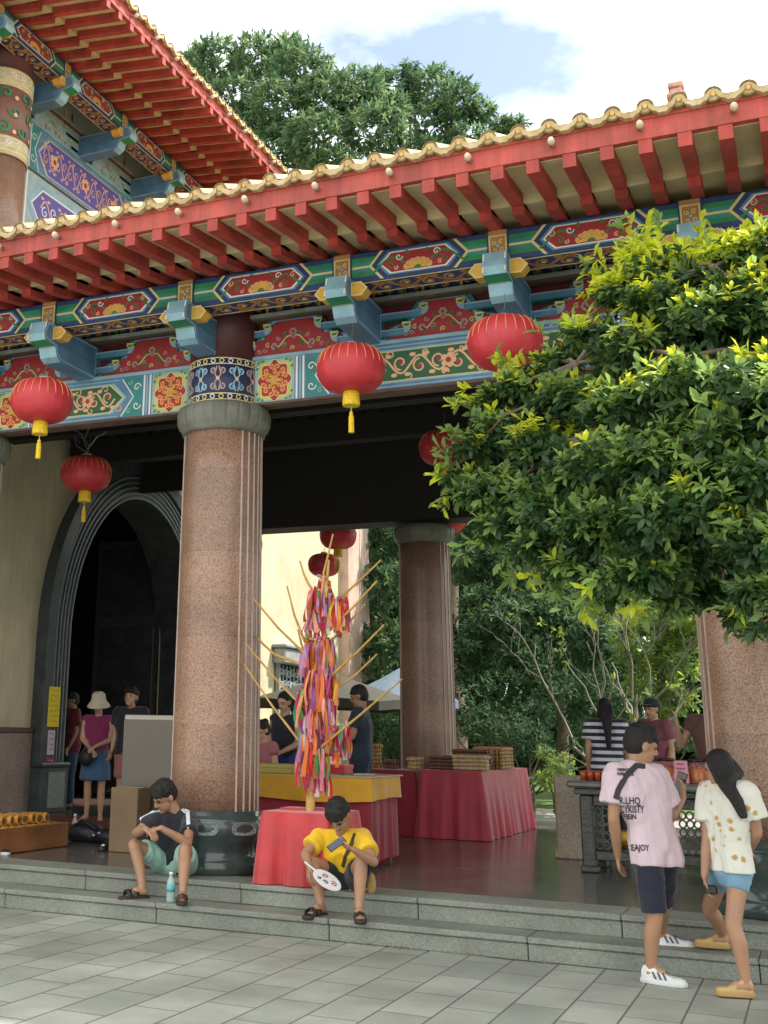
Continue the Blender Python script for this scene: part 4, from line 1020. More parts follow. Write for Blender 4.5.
mb = MB(); mb.bbox(ax0+.3, ax1-.3, ay0+.3, ay0+.34, .5, .9, ALT, .01) if False else mb.bbox(ax0+.12, ax1-.12, ay0+.1, ay1-.1, .50, .515, ALT, .004); mb.build('shelf', al)
mb = MB(); mb.lathe([(.0, 0), (.05, .005), (.075, .05), (.08, .10), (.06, .14), (.062, .16), (0, .15)], (-1.80, 12.3, .516), mat('yellow_brass', (.45, .27, .03), .35, metal=.5), 18)
tag(mb.build('brass_bowl'), 'small dull yellow bowl on the low shelf inside the stone altar table', 'bowl')
# glass jars
ORG = mat('orange_drink', (.85, .22, .01), .1, coat=.5, transl=.35); GLS = mat('clear_glass', (.8, .85, .85), .03, alpha=.10, coat=1); LID = mat('dark_jar_lid', (.03, .012, .012), .4)
def jar(p, label, s=1.0, fruit=3, h=.22):
    root = thing('glass_jar', label, 'jar', p, 'orange jars on the stone altar'); x, y, z = p
    mb = MB(); mb.lathe([(.0, .0), (.075*s, .0), (.082*s, .02), (.082*s, h*.78), (.065*s, h*.88), (.062*s, h*.9)], p, GLS, 20); mb.build('glass', root)
    mb = MB(); mb.lathe([(.0, .006), (.072*s, .006), (.077*s, .02), (.077*s, h*.6), (.0, h*.62)], p, ORG, 20)
    rr_ = random.Random(int(x*100)); 
    for k in range(fruit*3): mb.ball((x+rr_.uniform(-.045, .045)*s, y+rr_.uniform(-.045, .045)*s, z+h*.6+rr_.uniform(-.01, .05)), .022*s, mat('red_fruit', (.5, .04, .02), .3), 8, 5)
    mb.build('drink', root)
    mb = MB(); mb.lathe([(.066*s, h*.88), (.074*s, h*.9), (.074*s, h), (.0, h+.004)], p, LID, 20); mb.build('lid', root)
for px, lab in ((655, 'large orange jar just behind the face of the man in the pink shirt'), (668, 'large glass jar of orange drink just left of the pink paper sign'), (698, 'large glass jar of orange drink just right of the pink paper sign'), (712, 'large orange jar beside the black hair of the girl in the flowered shirt')):
    q = at(px, 775, 12.35); jar((q.x, 12.35 if px != 709 else 12.45, 1.127), lab)
for px, yy, lab in ((640, 12.45, 'orange jar mostly hidden by the head of the man in the pink shirt'), (686, 12.5, 'orange jar standing just behind the pink paper sign'), (626, 12.4, 'small orange jar at the right end of the candle cups')):
    q = at(px, 775, yy); jar((q.x, yy, 1.127), lab, .85, 2, .18)
r = random.Random(5); CUP = mat('candle_cup_red_glass', (.55, .12, .04), .15, coat=.6, transl=.3); WAX = mat('candle_wax', (.80, .52, .28), .5, transl=.3)
cps = []
for j, yy in enumerate((12.12, 12.24, 12.36)):
    for i in range(5):
        q = at(583+i*7.2+j*2, 772, yy); cps.append((q.x, yy))
c0 = None
names_row = ('front', 'middle', 'back')
for i, (x, y) in enumerate(cps):
    if c0 is None:
        c0 = thing('candle_cup', '', 'candle', (x, y, 1.127), 'orange candle cups on the stone altar')
        mb = MB(); mb.lathe([(.0, .0), (.026, .0), (.033, .05), (.034, .085), (.031, .085), (.029, .06)], (x, y, 1.127), CUP, 14); mb.build('cup', c0)
        mb = MB(); mb.lathe([(.029, .055), (.0, .062)], (x, y, 1.127), WAX, 14); mb.tube([(x, y, 1.185), (x, y, 1.20)], .0025, LID, 5); mb.build('wax', c0)
        c = c0
    else: c = clone(c0, (x, y, 1.127))
    c['label'] = 'small orange glass candle cup in rows at the left of the stone altar'
sg = thing('paper_sign', 'pink handwritten paper sign between the orange jars', 'sign', tuple(at(681, 776, 12.2)))
q = at(681, 776, 12.2); mb = MB(); PK = mat('pink_paper', (.68, .32, .42), .8)
mb.add([(q.x-.07, 12.2, 1.128), (q.x+.07, 12.2, 1.128), (q.x+.06, 12.24, 1.33), (q.x-.05, 12.24, 1.33), (q.x-.07, 12.206, 1.128), (q.x+.07, 12.206, 1.128), (q.x+.06, 12.246, 1.33), (q.x-.05, 12.246, 1.33), (q.x-.05, 12.32, 1.128), (q.x+.05, 12.32, 1.128)],
       [(0, 1, 2, 3), (7, 6, 5, 4), (0, 4, 5, 1), (1, 5, 6, 2), (2, 6, 7, 3), (3, 7, 4, 0), (7, 6, 9, 8)], PK); mb.build('paper', sg)
mb = MB(); IK = mat('dark_red_ink', (.25, .02, .05), .7)
f = lambda u, v, h=0: (q.x+u, 12.198+v*.2-h, 1.128+v)
for k, (a, b) in enumerate(((-.035, .03), (-.04, .035), (-.03, .025), (-.04, .04))):
    zz = .17-.04*k; mb.line(f, [(a+(b-a)*t/10, zz+.010*math.sin(t*2.1+k)) for t in range(11)], .006, IK, .002)
mb.build('writing', sg)
mb = MB(); q = at(569, 858, 13.2); GB = granite('beige_block', (.34, .29, .21), (.22, .18, .13), (.44, .38, .3), .6)
mb.bbox(-2.58, -2.30, 13.15, 13.55, .31, 1.13, GB, .02); mb.bbox(-2.60, -2.28, 13.13, 13.57, .31, .40, GB, .012)
tag(mb.build('stone_block'), 'plain beige stone block standing left of the dark altar table', 'stone block')

# ------------------------------------------------------------------ left side: tray of bamboo rolls, board, bags, bottles, shoes, posters
WD = mat('orange_brown_wood', (.24, .10, .035), .5, .3, 5, .2, 30)
tray = thing('wooden_tray', 'long low orange brown wooden tray on the porch floor at the far left', 'tray', (-7.5, 10.4, .31))
for (a, b, c, d, nm) in ((-7.24, -7.27, 9.0, 11.05, 'side_board'), (-7.98, -7.95, 9.85, 11.05, 'side_board'), (-7.95, -7.27, 11.02, 11.05, 'end_board')):
    mb = MB(); x0, x1 = sorted((a, b)); mb.bbox(x0, x1, max(9.8, c), d, .315, .55, WD, .006); mb.build(nm, tray)
mb = MB(); mb.box(-7.95, -7.27, 9.8, 11.02, .315, .335, WD); mb.build('bottom_board', tray)
rl = None; r = random.Random(2); ROLL = mat('golden_paper_roll', (.55, .27, .05), .5, .3, 14, .3, 40); ROLLD = mat('roll_end', (.16, .07, .02), .7, .3, 30)
spots = []
for k in range(9): spots.append((-7.36, 9.9+k*.125, .50)); 
for k in range(9): spots.append((-7.60, 9.88+k*.125, .53))
for k in range(8): spots.append((-7.46, 9.97+k*.125, .60))
for i, (x, y, z) in enumerate(spots):
    if rl is None:
        mb = MB(); mb.tube([(x-.15, y, z), (x+.08, y, z)], .052, ROLL, 12)
        for q in (.081,): mb.add([(x+q, y+.036*math.cos(t), z+.036*math.sin(t)) for t in [2*PI*j/10 for j in range(10)]], [tuple(range(10))], ROLLD)
        for q in (-.1, .03): mb.tube([(x+q-.006, y, z), (x+q+.006, y, z)], .0545, ROLLD, 12)
        rl = mb.build('paper_roll', origin=(x, y, z-.05)); tag(rl, 'one of the short golden rolls heaped in the wooden tray', 'paper roll', 'golden rolls in the tray')
    else:
        c = rl.copy(); COL.objects.link(c); c.location = (x, y, z-.05+r.uniform(-.005, .005)); c.rotation_euler = (r.uniform(-.1, .1), r.uniform(-.05, .05), r.uniform(-.25, .25))
def bottle(p, label, h=.22, r_=.032, cap=(.75, .75, .75), body=(.55, .75, .75), lab=None):
    root = thing('water_bottle', label, 'bottle', p); B = mat('bottle_plastic_%d' % int(body[0]*100), body, .06, alpha=.45, coat=.8)
    mb = MB(); mb.lathe([(0, 0), (r_*.9, .0), (r_, .01), (r_*.93, h*.2), (r_, h*.3), (r_*.94, h*.45), (r_, h*.6), (r_*.8, h*.74), (r_*.4, h*.86), (r_*.38, h*.93)], p, B, 18); mb.build('body', root)
    mb = MB(); mb.lathe([(r_*.46, h*.91), (r_*.46, h), (0, h)], p, mat('bottle_cap', cap, .4), 14); mb.build('cap', root)
    if lab: mb = MB(); mb.lathe([(r_*1.03, h*.34), (r_*1.03, h*.58)], p, mat('bottle_label', lab, .4), 18); mb.build('paper_label', root)
q = at(170, 908, 9.06); bottle((q.x, 9.06, .156), 'plastic water bottle on the lower step beside the man in mint shorts', .23, .035, lab=(.10, .42, .45))
q = at(73, 829, 11.06); bottle((-7.62, 11.75, .311), 'clear bottle standing at the far corner of the wooden tray', .27, .036, (.6, .6, .6), (.6, .62, .6))
# grey display panel and carton beside the left column
mb = MB(); PNL = mat('grey_satin_panel', (.13, .115, .092), .35, .12, 1.5)
P = [(-6.71, .31), (-5.95, .31), (-5.95, 1.60), (-6.0, 1.645), (-6.66, 1.645), (-6.71, 1.60)]
mb.prism([(x, z) for x, z in P], 1, 11.20, 11.27, PNL); mb.bbox(-6.72, -5.94, 11.17, 11.30, .31, .36, PNL, .01); mb.bbox(-6.70, -5.96, 11.185, 11.285, 1.60, 1.655, mat('lit_top_edge', (.42, .40, .34), .4), .01)  # light on the panel's top put into a paler edge colour
tag(mb.build('display_panel'), 'blank grey panel standing upright against the left side of the front granite column', 'panel')
mb = MB(); CB_ = mat('brown_cardboard', (.20, .135, .08), .8, .15, 3)
mb.bbox(-6.62, -6.30, 10.85, 11.12, .31, .93, CB_, .008); mb.box(-6.615, -6.305, 10.95, 11.0, .931, .934, mat('parcel_tape', (.50, .40, .25), .3)); mb.add([(-6.62, 10.87, .93), (-6.62, 11.1, .93), (-6.70, 11.1, .88), (-6.70, 10.87, .88)], [(0, 1, 2, 3)], CB_)
tag(mb.build('cardboard_box'), 'tall brown cardboard box in front of the grey panel, behind the man in mint shorts', 'box')
mb = MB(); BG_ = mat('black_bag', (.012, .014, .022), .5, .3, 14, .5, 25)
q = at(93, 838, 11.6)
mb.ball((q.x-.10, 11.6, .40), (.24, .17, .12), BG_, 18, 10); mb.ball((q.x+.20, 11.62, .38), (.20, .15, .09), BG_, 18, 10)
mb.tube([(q.x-.2, 11.5, .45), (q.x-.05, 11.44, .55), (q.x+.1, 11.48, .46)], .014, BG_, 8)
for k in range(7): mb.ball((q.x-.1+.06*k, 11.45+.01*k, .40+.02*math.sin(k*2)), (.022, .008, .012), mat('pale_print', (.35, .40, .45), .6), 8, 5)
tag(mb.build('soft_bag', origin=(q.x, 11.6, .31)), 'black soft bag slumped on the floor behind the wooden tray', 'bag')
def shoe(x, y, z, rz, cu, cs, name='shoe', stripe=None, L_=.27, sandal=False):
    """one shoe as a mesh builder, toe towards +x before rotation"""
    mb = MB(); c, s_ = math.cos(rz), math.sin(rz)
    mb.T = lambda a, b, h: (x+a*c-b*s_, y+a*s_+b*c, z+h)
    out = [(-.5, .0, .30), (-.46, .26, .33), (-.2, .30, .3), (.05, .33, .3), (.28, .40, .3), (.44, .30, .3), (.5, .0, .3)]
    pts = [(a*L_, b*L_*.42) for a, b, _ in out]+[(a*L_, -b*L_*.40) for a, b, _ in out[-2:0:-1]]
    n = len(pts)
    def ring(sc, h, sh=0): return [(p*sc+sh, q*sc, h(p) if callable(h) else h) for p, q in pts]
    def skinr(rings, mm, smooth=True):
        vs = [v for r_ in rings for v in r_]; mb.add(vs, [(j*n+i, j*n+(i+1) % n, (j+1)*n+(i+1) % n, (j+1)*n+i) for j in range(len(rings)-1) for i in range(n)], mm, smooth)
        mb.add(rings[0], [tuple(range(n))[::-1]], mm); mb.add(rings[-1], [tuple(range(n))], mm)
    skinr([ring(.97, 0), ring(1.03, .008), ring(1.03, .024), ring(.98, .030)], cs)
    if not sandal:
        up = lambda k: (lambda p: .03+k*(.020+.055*max(0, min(1, (.25*L_-p)/(.55*L_)))))
        skinr([ring(.96, .0301), ring(.95, up(.5)), ring(.82, up(.9), -.006), ring(.60, up(1.05), -.018)], cu)
    else:
        for (p0, wd) in ((.20, .05), (-.02, .045)):
            P = [(p0*L_, -.155*L_, .025), (p0*L_, -.14*L_, .055), (p0*L_, 0, .078), (p0*L_, .14*L_, .055), (p0*L_, .155*L_, .025)]
            vs = [(a-wd*.5, b, h) for a, b, h in P]+[(a+wd*.5, b, h) for a, b, h in P]+[(a-wd*.5, b*1.06, h+.006) for a, b, h in P]+[(a+wd*.5, b*1.06, h+.006) for a, b, h in P]
            mb.add(vs, [(i, i+1, 5+i+1, 5+i) for i in range(4)]+[(10+i, 15+i, 15+i+1, 10+i+1) for i in range(4)]+[(i+10, i+11, i+1, i) for i in range(4)]+[(i+5, i+6, i+16, i+15) for i in range(4)], cu, True)
    if stripe:
        for k in range(3):
            for sd in (-1, 1):
                a = (.10-.11*k)*L_; P = [(a, sd*.137*L_, .034), (a-.02, sd*.118*L_, .075)]
                mb.add([(p-.006, q+sd*.004, h) for p, q, h in P]+[(p+.007, q+sd*.004, h) for p, q, h in P[::-1]], [(0, 1, 2, 3)], stripe)
    return mb
SB = mat('black_shoe', (.018, .018, .022), .5, .2); SW = mat('white_rubber', (.62, .64, .64), .5, .1)
for i, (px, py, yy, lab) in enumerate(((105, 849, 10.95, 'left black shoe with a white badge, on the porch floor behind the sitting man'), (118, 849, 10.98, 'right black shoe with a white badge, nearest the cardboard box'))):
    q = at(px, py, yy); mb = shoe(q.x, yy, .31, -1.4+i*.2, SB, SB, L_=.26); mb.T = None; mb.ball((q.x+.02, yy-.07, .36), (.022, .022, .014), SW, 8, 5)
    tag(mb.build('shoe', origin=(q.x, yy, .31)), lab, 'shoe', 'shoes left on the porch')
q = at(1, 862, 9.95); mb = shoe(q.x-.02, 9.95, .31, -.3, SB, SW, L_=.27); tag(mb.build('shoe', origin=(q.x, 9.95, .31)), 'black and white shoe cut off by the left edge of the picture', 'shoe')
# posters on the door surround
def poster(name, label, y0, y1, z0, z1, paper, marks, seed):
    root = thing(name, label, 'poster', (-10.29, (y0+y1)/2, z0)); mb = MB(); mb.box(-10.299, -10.293, y0, y1, z0, z1, paper); mb.build('paper', root)
    mb = MB(); r_ = random.Random(seed); ff = lambda u, v, h=0: (-10.293+h, u, v)
    n_ = max(1, int((z1-z0)/.075))
    for k in range(n_):
        v = z1-.05-k*.075; u = y0+.05
        while u < y1-.05: l = r_.uniform(.02, .05); mb.line(ff, [(u, v), (u+l*.5, v+r_.uniform(-.02, .02)), (u+l, v)], .012, marks, .003); u += l+.02
    mb.build('print', root)
poster('yellow_poster', 'narrow bright yellow notice pasted on the dark surround of the arched door', 14.98, 15.28, 1.52, 2.10, mat('yellow_paper', (.74, .60, .02), .7), mat('orange_print', (.60, .30, .02), .7), 1)
poster('paper_notice', 'small white notice with red print below the yellow notice', 15.02, 15.20, 1.12, 1.47, mat('notice_white', (.55, .50, .55), .7), mat('notice_red', (.45, .03, .10), .7), 2)
poster('red_sticker', 'small dark red sticker lowest on the door surround', 15.0, 15.22, 1.02, 1.09, mat('sticker_red', (.35, .02, .06), .6), mat('sticker_white', (.5, .45, .5), .7), 3)
mb = MB(); mb.bbox(-9.75, -7.7, 13.3, 14.7, .3105, .33, mat('dark_red_mat', (.13, .025, .02), .8, .3, 10, .4, 60), .005); tag(mb.build('door_mat'), 'dark red mat under the people standing at the arched door', 'mat')

# ------------------------------------------------------------------ market umbrellas behind the porch
def umbrella(c, R_, ze, za, m1, label, rot=.3, n=6):
    root = thing('market_umbrella', label, 'umbrella', (c[0], c[1], .1), 'umbrellas behind the porch'); mb = MB(); vs = [(c[0], c[1], za)]; K = 5
    for j in range(1, K+1):
        t = j/K
        for i in range(n*4):
            a = rot+2*PI*i/(n*4); ph = (i % 4)/4; e = 1-.10*math.sin(PI*ph)*t; z = za-(za-ze)*(t**.9)+.05*math.sin(PI*ph)*t
            vs.append((c[0]+R_*t*e*math.cos(a), c[1]+R_*t*e*math.sin(a), z))
    N4 = n*4
    fs = [(0, 1+i, 1+(i+1) % N4) for i in range(N4)]+[(1+(j-1)*N4+i, 1+j*N4+i, 1+j*N4+(i+1) % N4, 1+(j-1)*N4+(i+1) % N4) for j in range(1, K) for i in range(N4)]
    mb.add(vs, fs, m1, False)
    lo = [(x, y, z-.16) for x, y, z in vs[-N4:]]; mb.add(vs[-N4:]+lo, [(i, N4+i, N4+(i+1) % N4, (i+1) % N4) for i in range(N4)], m1); mb.build('canopy', root)
    mb = MB(); mb.tube([(c[0], c[1], .05), (c[0], c[1], za-.02)], .025, SB, 10); mb.build('pole', root)
    mb = MB()
    for i in range(n): a = rot+2*PI*i/n; mb.tube([(c[0], c[1], za-.10), (c[0]+R_*.97*math.cos(a), c[1]+R_*.97*math.sin(a), ze+.0)], .010, SB, 6)
    mb.build('ribs', root)
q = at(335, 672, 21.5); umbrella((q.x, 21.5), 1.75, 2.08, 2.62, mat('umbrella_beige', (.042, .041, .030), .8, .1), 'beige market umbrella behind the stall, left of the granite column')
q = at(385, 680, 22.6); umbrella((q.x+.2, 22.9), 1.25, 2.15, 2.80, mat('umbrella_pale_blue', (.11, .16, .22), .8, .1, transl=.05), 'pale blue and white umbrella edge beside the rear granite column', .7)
# ------------------------------------------------------------------ people
def skin_mat(name, c):
    m_ = mat(name, c, .5, .10, 9, .05, 120); b = m_.node_tree.nodes['Principled BSDF']; b.inputs['Subsurface Weight'].default_value = .12; b.inputs['Subsurface Radius'].default_value = (.02, .008, .004); return m_
SK1 = skin_mat('skin_tan', (.37, .205, .125)); SK2 = skin_mat('skin_light', (.50, .30, .20)); SK3 = skin_mat('skin_brown', (.34, .18, .105))
HAIR = mat('black_hair', (.008, .007, .008), .6, .4, 60, .6, 130); HAIRB = mat('dark_brown_hair', (.035, .018, .010), .4, .4, 60, .6, 130)
def fabric(name, c, var=.10, b=.35, rough=.85, bs=11): return mat(name, c, rough, var, 5, b, bs, sheen=.2)
def caps(mb, p0, r0, p1, r1, n=12):
    p0, p1 = V(p0), V(p1); d = (p1-p0); d = d.normalized() if d.length > 1e-6 else V((0, 0, 1))
    mb.tube([p0-d*r0*.97, p0-d*r0*.7, p0, p1, p1+d*r1*.7, p1+d*r1*.97], [r0*.24, r0*.71, r0, r1, r1*.71, r1*.24], SK1, n)
def frus(mb, p0, r0, p1, r1, n=16):
    mb.tube([V(p0), (V(p0)+V(p1))/2, V(p1)], [r0, (r0+r1)/2, r1], SK1, n)
def lerp(a, b, t): return V(a)*(1-t)+V(b)*t
def remeshed(name, mb, voxel, material, parent, smooth=3, cuts=(), fold=0.0):
    rp = parent
    while rp.parent is not None: rp = rp.parent
    org = ROOT_LOC[rp.name]
    me = bpy.data.meshes.new('tmp'); me.from_pydata((np.array(mb.v)-np.array(org)).tolist(), [], mb.f); t = bpy.data.objects.new('tmp', me); COL.objects.link(t)
    md = t.modifiers.new('r', 'REMESH'); md.mode = 'VOXEL'; md.voxel_size = voxel
    if smooth: ms = t.modifiers.new('s', 'SMOOTH'); ms.factor = .5; ms.iterations = smooth
    dg = bpy.context.evaluated_depsgraph_get(); me2 = bpy.data.meshes.new_from_object(t.evaluated_get(dg)); bpy.data.objects.remove(t); bpy.data.meshes.remove(me)
    if cuts:
        bm = bmesh.new(); bm.from_mesh(me2)
        for (co, no) in cuts:
            r_ = bmesh.ops.bisect_plane(bm, geom=bm.verts[:]+bm.edges[:]+bm.faces[:], plane_co=V(co)-org, plane_no=no, clear_outer=True)
            ed = [e for e in r_['geom_cut'] if isinstance(e, bmesh.types.BMEdge)]; bmesh.ops.holes_fill(bm, edges=[e for e in bm.edges if e.is_boundary], sides=0)
        bm.to_mesh(me2); bm.free()
    if fold:
        from mathutils import noise as NZ
        sx_ = random.Random(len(name)).uniform(0, 9); N0 = [v.normal.copy() for v in me2.vertices]
        for v, n_ in zip(me2.vertices, N0):
            c = v.co; a = NZ.noise(V((c.x*9+sx_, c.y*9, c.z*5+2*NZ.noise(c*4)))); b = NZ.noise(V((c.x*22, c.y*22, c.z*12+sx_)))
            v.co = c+n_*(fold*(1-abs(a)*2.2)*.9+fold*.45*b)
    me2.name = name; me2.materials.clear(); me2.materials.append(material)
    me2.polygons.foreach_set('use_smooth', [True]*len(me2.polygons)); me2.polygons.foreach_set('material_index', [0]*len(me2.polygons)); me2.update()
    o = bpy.data.objects.new(name, me2); COL.objects.link(o); o.parent = parent; return o
def hand(mb, wr, d, pn, k=1, curl=.5, side=1):
    d = V(d).normalized(); pn = V(pn); pn = (pn-d*pn.dot(d)).normalized(); lat = d.cross(pn)*side; wr = V(wr); rad = .0088*k
    for o_ in (-.024, 0, .024): caps(mb, wr+lat*o_*.6*k, .016*k, wr+d*.078*k+lat*o_*k, .013*k, 8)
    for i, (o_, l) in enumerate(((-.033, .052), (-.011, .066), (.011, .072), (.033, .066))):
        b = wr+d*.085*k+lat*o_*k; a1 = curl*.7+i*.04; a2 = curl*1.6; a3 = curl*2.3
        p1 = b+(d*math.cos(a1)+pn*math.sin(a1)+lat*o_*2)*l*.45*k; p2 = p1+(d*math.cos(a2)+pn*math.sin(a2))*l*.33*k; p3 = p2+(d*math.cos(a3)+pn*math.sin(a3))*l*.25*k
        caps(mb, b-d*.01*k, rad*1.05, p1, rad, 7); caps(mb, p1, rad, p2, rad*.92, 7); caps(mb, p2, rad*.92, p3, rad*.8, 7)
    t0 = wr+d*.022*k+lat*.026*k; t1 = t0+(d*.6+lat*.75+pn*.2).normalized()*.04*k; t2 = t1+(d*.9+lat*.2+pn*.45*curl).normalized()*.034*k
    caps(mb, t0, rad*1.5, t1, rad*1.2, 8); caps(mb, t1, rad*1.15, t2, rad*.9, 8)
def basis(f, u):
    f = V(f).normalized(); u = V(u); u = (u-f*u.dot(f)).normalized(); r = f.cross(u); return Matrix((r, f, u)).transposed()   # local x right, y forward, z up
def person(label, J, k=1.0, skin=SK1, vox=.009, shirt=None, sleeve=.55, bottoms=None, hair='short', hairm=HAIR, feet='bare', hs=1.0, hemz=None, group=None, face=True, w=1.0, name='person', handcurl=.5, hands=True, hide_neck=False):
    base = (J['anA']+J['anB'])/2; base = V((base.x, base.y, min(J['anA'].z, J['anB'].z)-.08*k))
    root = thing(name, label, 'person', tuple(base), group)
    hA, hB, nk = J['hipA'], J['hipB'], J['neck']; pm = (hA+hB)/2; u = (nk-pm).normalized(); L_ = (nk-pm).length
    def torso(mb, g, w=1.0, lowext=0):
        for h_, s_ in ((hA, J['shA']), (hB, J['shB'])):
            wa = lerp(pm, h_, .62)+u*L_*.32; ch = lerp(nk, s_, .55)-u*.14*k
            caps(mb, h_-u*lowext, (.100*w+g)*k, wa, (.088*w+g)*k, 14); caps(mb, wa, (.088*w+g)*k, ch, (.098*w+g)*k, 14)
            caps(mb, ch, (.098*w+g)*k, lerp(nk, s_, .6)-u*.06*k, (.075+g)*k, 12); caps(mb, nk-u*.045*k, (.052+g)*k, s_, (.050+g)*k, 12)
        caps(mb, pm, (.105*w+g)*k, pm+u*L_*.5, (.09*w+g)*k, 12); caps(mb, pm+u*L_*.4, (.092*w+g)*k, nk-u*.12*k, (.09+g)*k, 12)
    mb = MB(); torso(mb, 0, w)
    hd, f, hu = J['head'], V(J['face']).normalized(), V(J.get('up', (0, 0, 1))); B = basis(f, hu); q = hs*k
    L2W = lambda x, y, z: hd+B @ V((x*q, y*q, z*q))
    caps(mb, nk-u*.03, .056*k, L2W(0, -.02, -.07), .052*k, 12)
    mb.ball(L2W(0, -.012, .025), (.076*q, .094*q, .088*q), SK1, 18, 12, B); mb.ball(L2W(0, .028, -.045), (.056*q, .060*q, .068*q), SK1, 16, 10, B)
    caps(mb, L2W(0, .075, -.092), .020*q, L2W(0, .05, -.09), .03*q, 8)
    if face:
        caps(mb, L2W(0, .086, .012), .009*q, L2W(0, .105, -.022), .0125*q, 8); caps(mb, L2W(-.012, .094, -.026), .008*q, L2W(.012, .094, -.026), .008*q, 8)
        caps(mb, L2W(-.02, .078, -.057), .0075*q, L2W(.02, .078, -.057), .0075*q, 8)
        for s_ in (-1, 1): caps(mb, L2W(s_*.012, .084, .022), .010*q, L2W(s_*.045, .070, .022), .009*q, 8)
    for s_ in ((-1, 1) if hair != 'long' else ()): mb.ball(L2W(s_*.078, -.008, -.008), (.010*q, .020*q, .032*q), SK1, 8, 8, B)
    for s_ in 'AB':
        sh, el, wr = J['sh'+s_], J['el'+s_], J['wr'+s_]
        caps(mb, sh, .050*k, lerp(sh, el, .5), .046*k); caps(mb, lerp(sh, el, .5), .046*k, el, .037*k); caps(mb, el, .038*k, lerp(el, wr, .35), .038*k); caps(mb, lerp(el, wr, .35), .037*k, wr, .025*k)
        if hands:
            hdv = J.get('hd'+s_, (wr-el)); hand(mb, wr, hdv, J.get('pn'+s_, (0, 0, -1) if abs(V(hdv).normalized().z) < .8 else V((1, 0, 0))*(1 if s_ == 'A' else -1)), k, J.get('cu'+s_, handcurl), 1 if s_ == 'A' else -1)
        h_, kn, an, to = J['hip'+s_], J['kn'+s_], J['an'+s_], J['to'+s_]
        caps(mb, h_, .088*k*w, lerp(h_, kn, .5), .074*k*w); caps(mb, lerp(h_, kn, .5), .073*k*w, kn, .052*k)
        bk = V(to-an); bk.z = 0; bk = bk.normalized() if bk.length > 1e-4 else V((0, -1, 0))
        caps(mb, kn, .052*k, lerp(kn, an, .32)-bk*.012*k, .054*k); caps(mb, lerp(kn, an, .32)-bk*.012*k, .054*k, an, .033*k)
        caps(mb, an-bk*.02*k-V((0, 0, .035*k)), .034*k, lerp(an, to, .55), .034*k); caps(mb, lerp(an, to, .5)-V((0, 0, .008)), .036*k, to, .024*k)
        if feet in ('bare', 'sandal'):
            la = V((-bk.y, bk.x, 0))
            for i in range(5): caps(mb, to+la*(i-2)*.016*k, .011*k, to+bk*(.024-.004*abs(i-1))*k+la*(i-2)*.017*k-V((0, 0, .008)), .009*k, 6)
    body = remeshed('body', mb, vox, skin, root, 2)
    if face:
        mb = MB(); EY = mat('eye_dark', (.02, .012, .01), .2); LIP = mat('lip_brown', (.24, .10, .07), .5)
        for s_ in (-1, 1):
            mb.ball(L2W(s_*.030, .078, .004), (.012*q, .006*q, .0045*q), EY, 8, 5, B); caps_pts = [L2W(s_*.014, .091, .024), L2W(s_*.032, .088, .030), L2W(s_*.050, .074, .025)]; mb.tube(caps_pts, .0034*q, hairm, 5)
        mb.tube([L2W(-.02, .083, -.057), L2W(0, .088, -.056), L2W(.02, .083, -.057)], .0042*q, LIP, 5)
        mb.build('facial_features', body)
    # hair
    mb = MB()
    if hair:
        mb.ball(L2W(0, -.022, .042), (.084*q, .094*q, .088*q), SK1, 18, 12, B); mb.ball(L2W(0, -.045, .005), (.080*q, .072*q, .082*q), SK1, 16, 10, B)
        if hair in ('short', 'fringe', 'cap'):
            for i in range(9):
                a = -1.2+2.4*i/8; caps(mb, L2W(.05*math.sin(a), .035, .10), .022*q, L2W(.070*math.sin(a), .030+.054*math.cos(a), .062-(.014 if i % 2 else 0)), .012*q, 7)
            rr_ = random.Random(int(abs(hd.x*997)))
            for i in range(64):
                a = rr_.uniform(0, 6.28); e = rr_.uniform(.0, 1.35); p_ = (math.cos(a)*math.cos(e)*.082, -.022+math.sin(a)*math.cos(e)*.09, .042+math.sin(e)*.088)
                caps(mb, L2W(*p_), .010*q, L2W(p_[0]*1.07, p_[1]*1.07+.014, p_[2]*1.05), .005*q, 6)
        if hair == 'long':
            for o_, fy in [(a_, b_) for a_ in (-.05, -.017, .017, .05) for b_ in (-.045, -.01, .025)]:
                P = [L2W(o_, -.055+fy*.5, .03)]+[L2W(o_*1.1, -.075+fy, -.06)]+[p_+B @ V((0, fy*(.8, .55, .2)[i_], 0)) for i_, p_ in enumerate(J['hairpath'])]
                for i in range(len(P)-1): caps(mb, P[i]+(B @ V((o_*(.8, .8, .6, .3, .2)[i], 0, 0)) if i > 1 else V((0, 0, 0))), (.030-.003*i)*q, P[i+1]+(B @ V((o_*(.8, .8, .6, .3, .2)[i+1], 0, 0)) if i else V((0, 0, 0))), (.027-.003*i)*q, 8)
            for s_ in (-1, 1): caps(mb, L2W(s_*.07, .01, .03), .022*q, L2W(s_*.078, -.02, -.10), .022*q, 8)
        if hair == 'bun': mb.ball(L2W(0, -.09, .07), (.045*q,)*3, SK1, 12, 8); mb.ball(L2W(0, -.03, -.01), (.082*q, .08*q, .08*q), SK1, 12, 8, B)
        remeshed('hair', mb, vox*.9, hairm, root, 1)
    if hair == 'cap' or hair == 'hat':
        pass
    # clothes
    sm_ = None
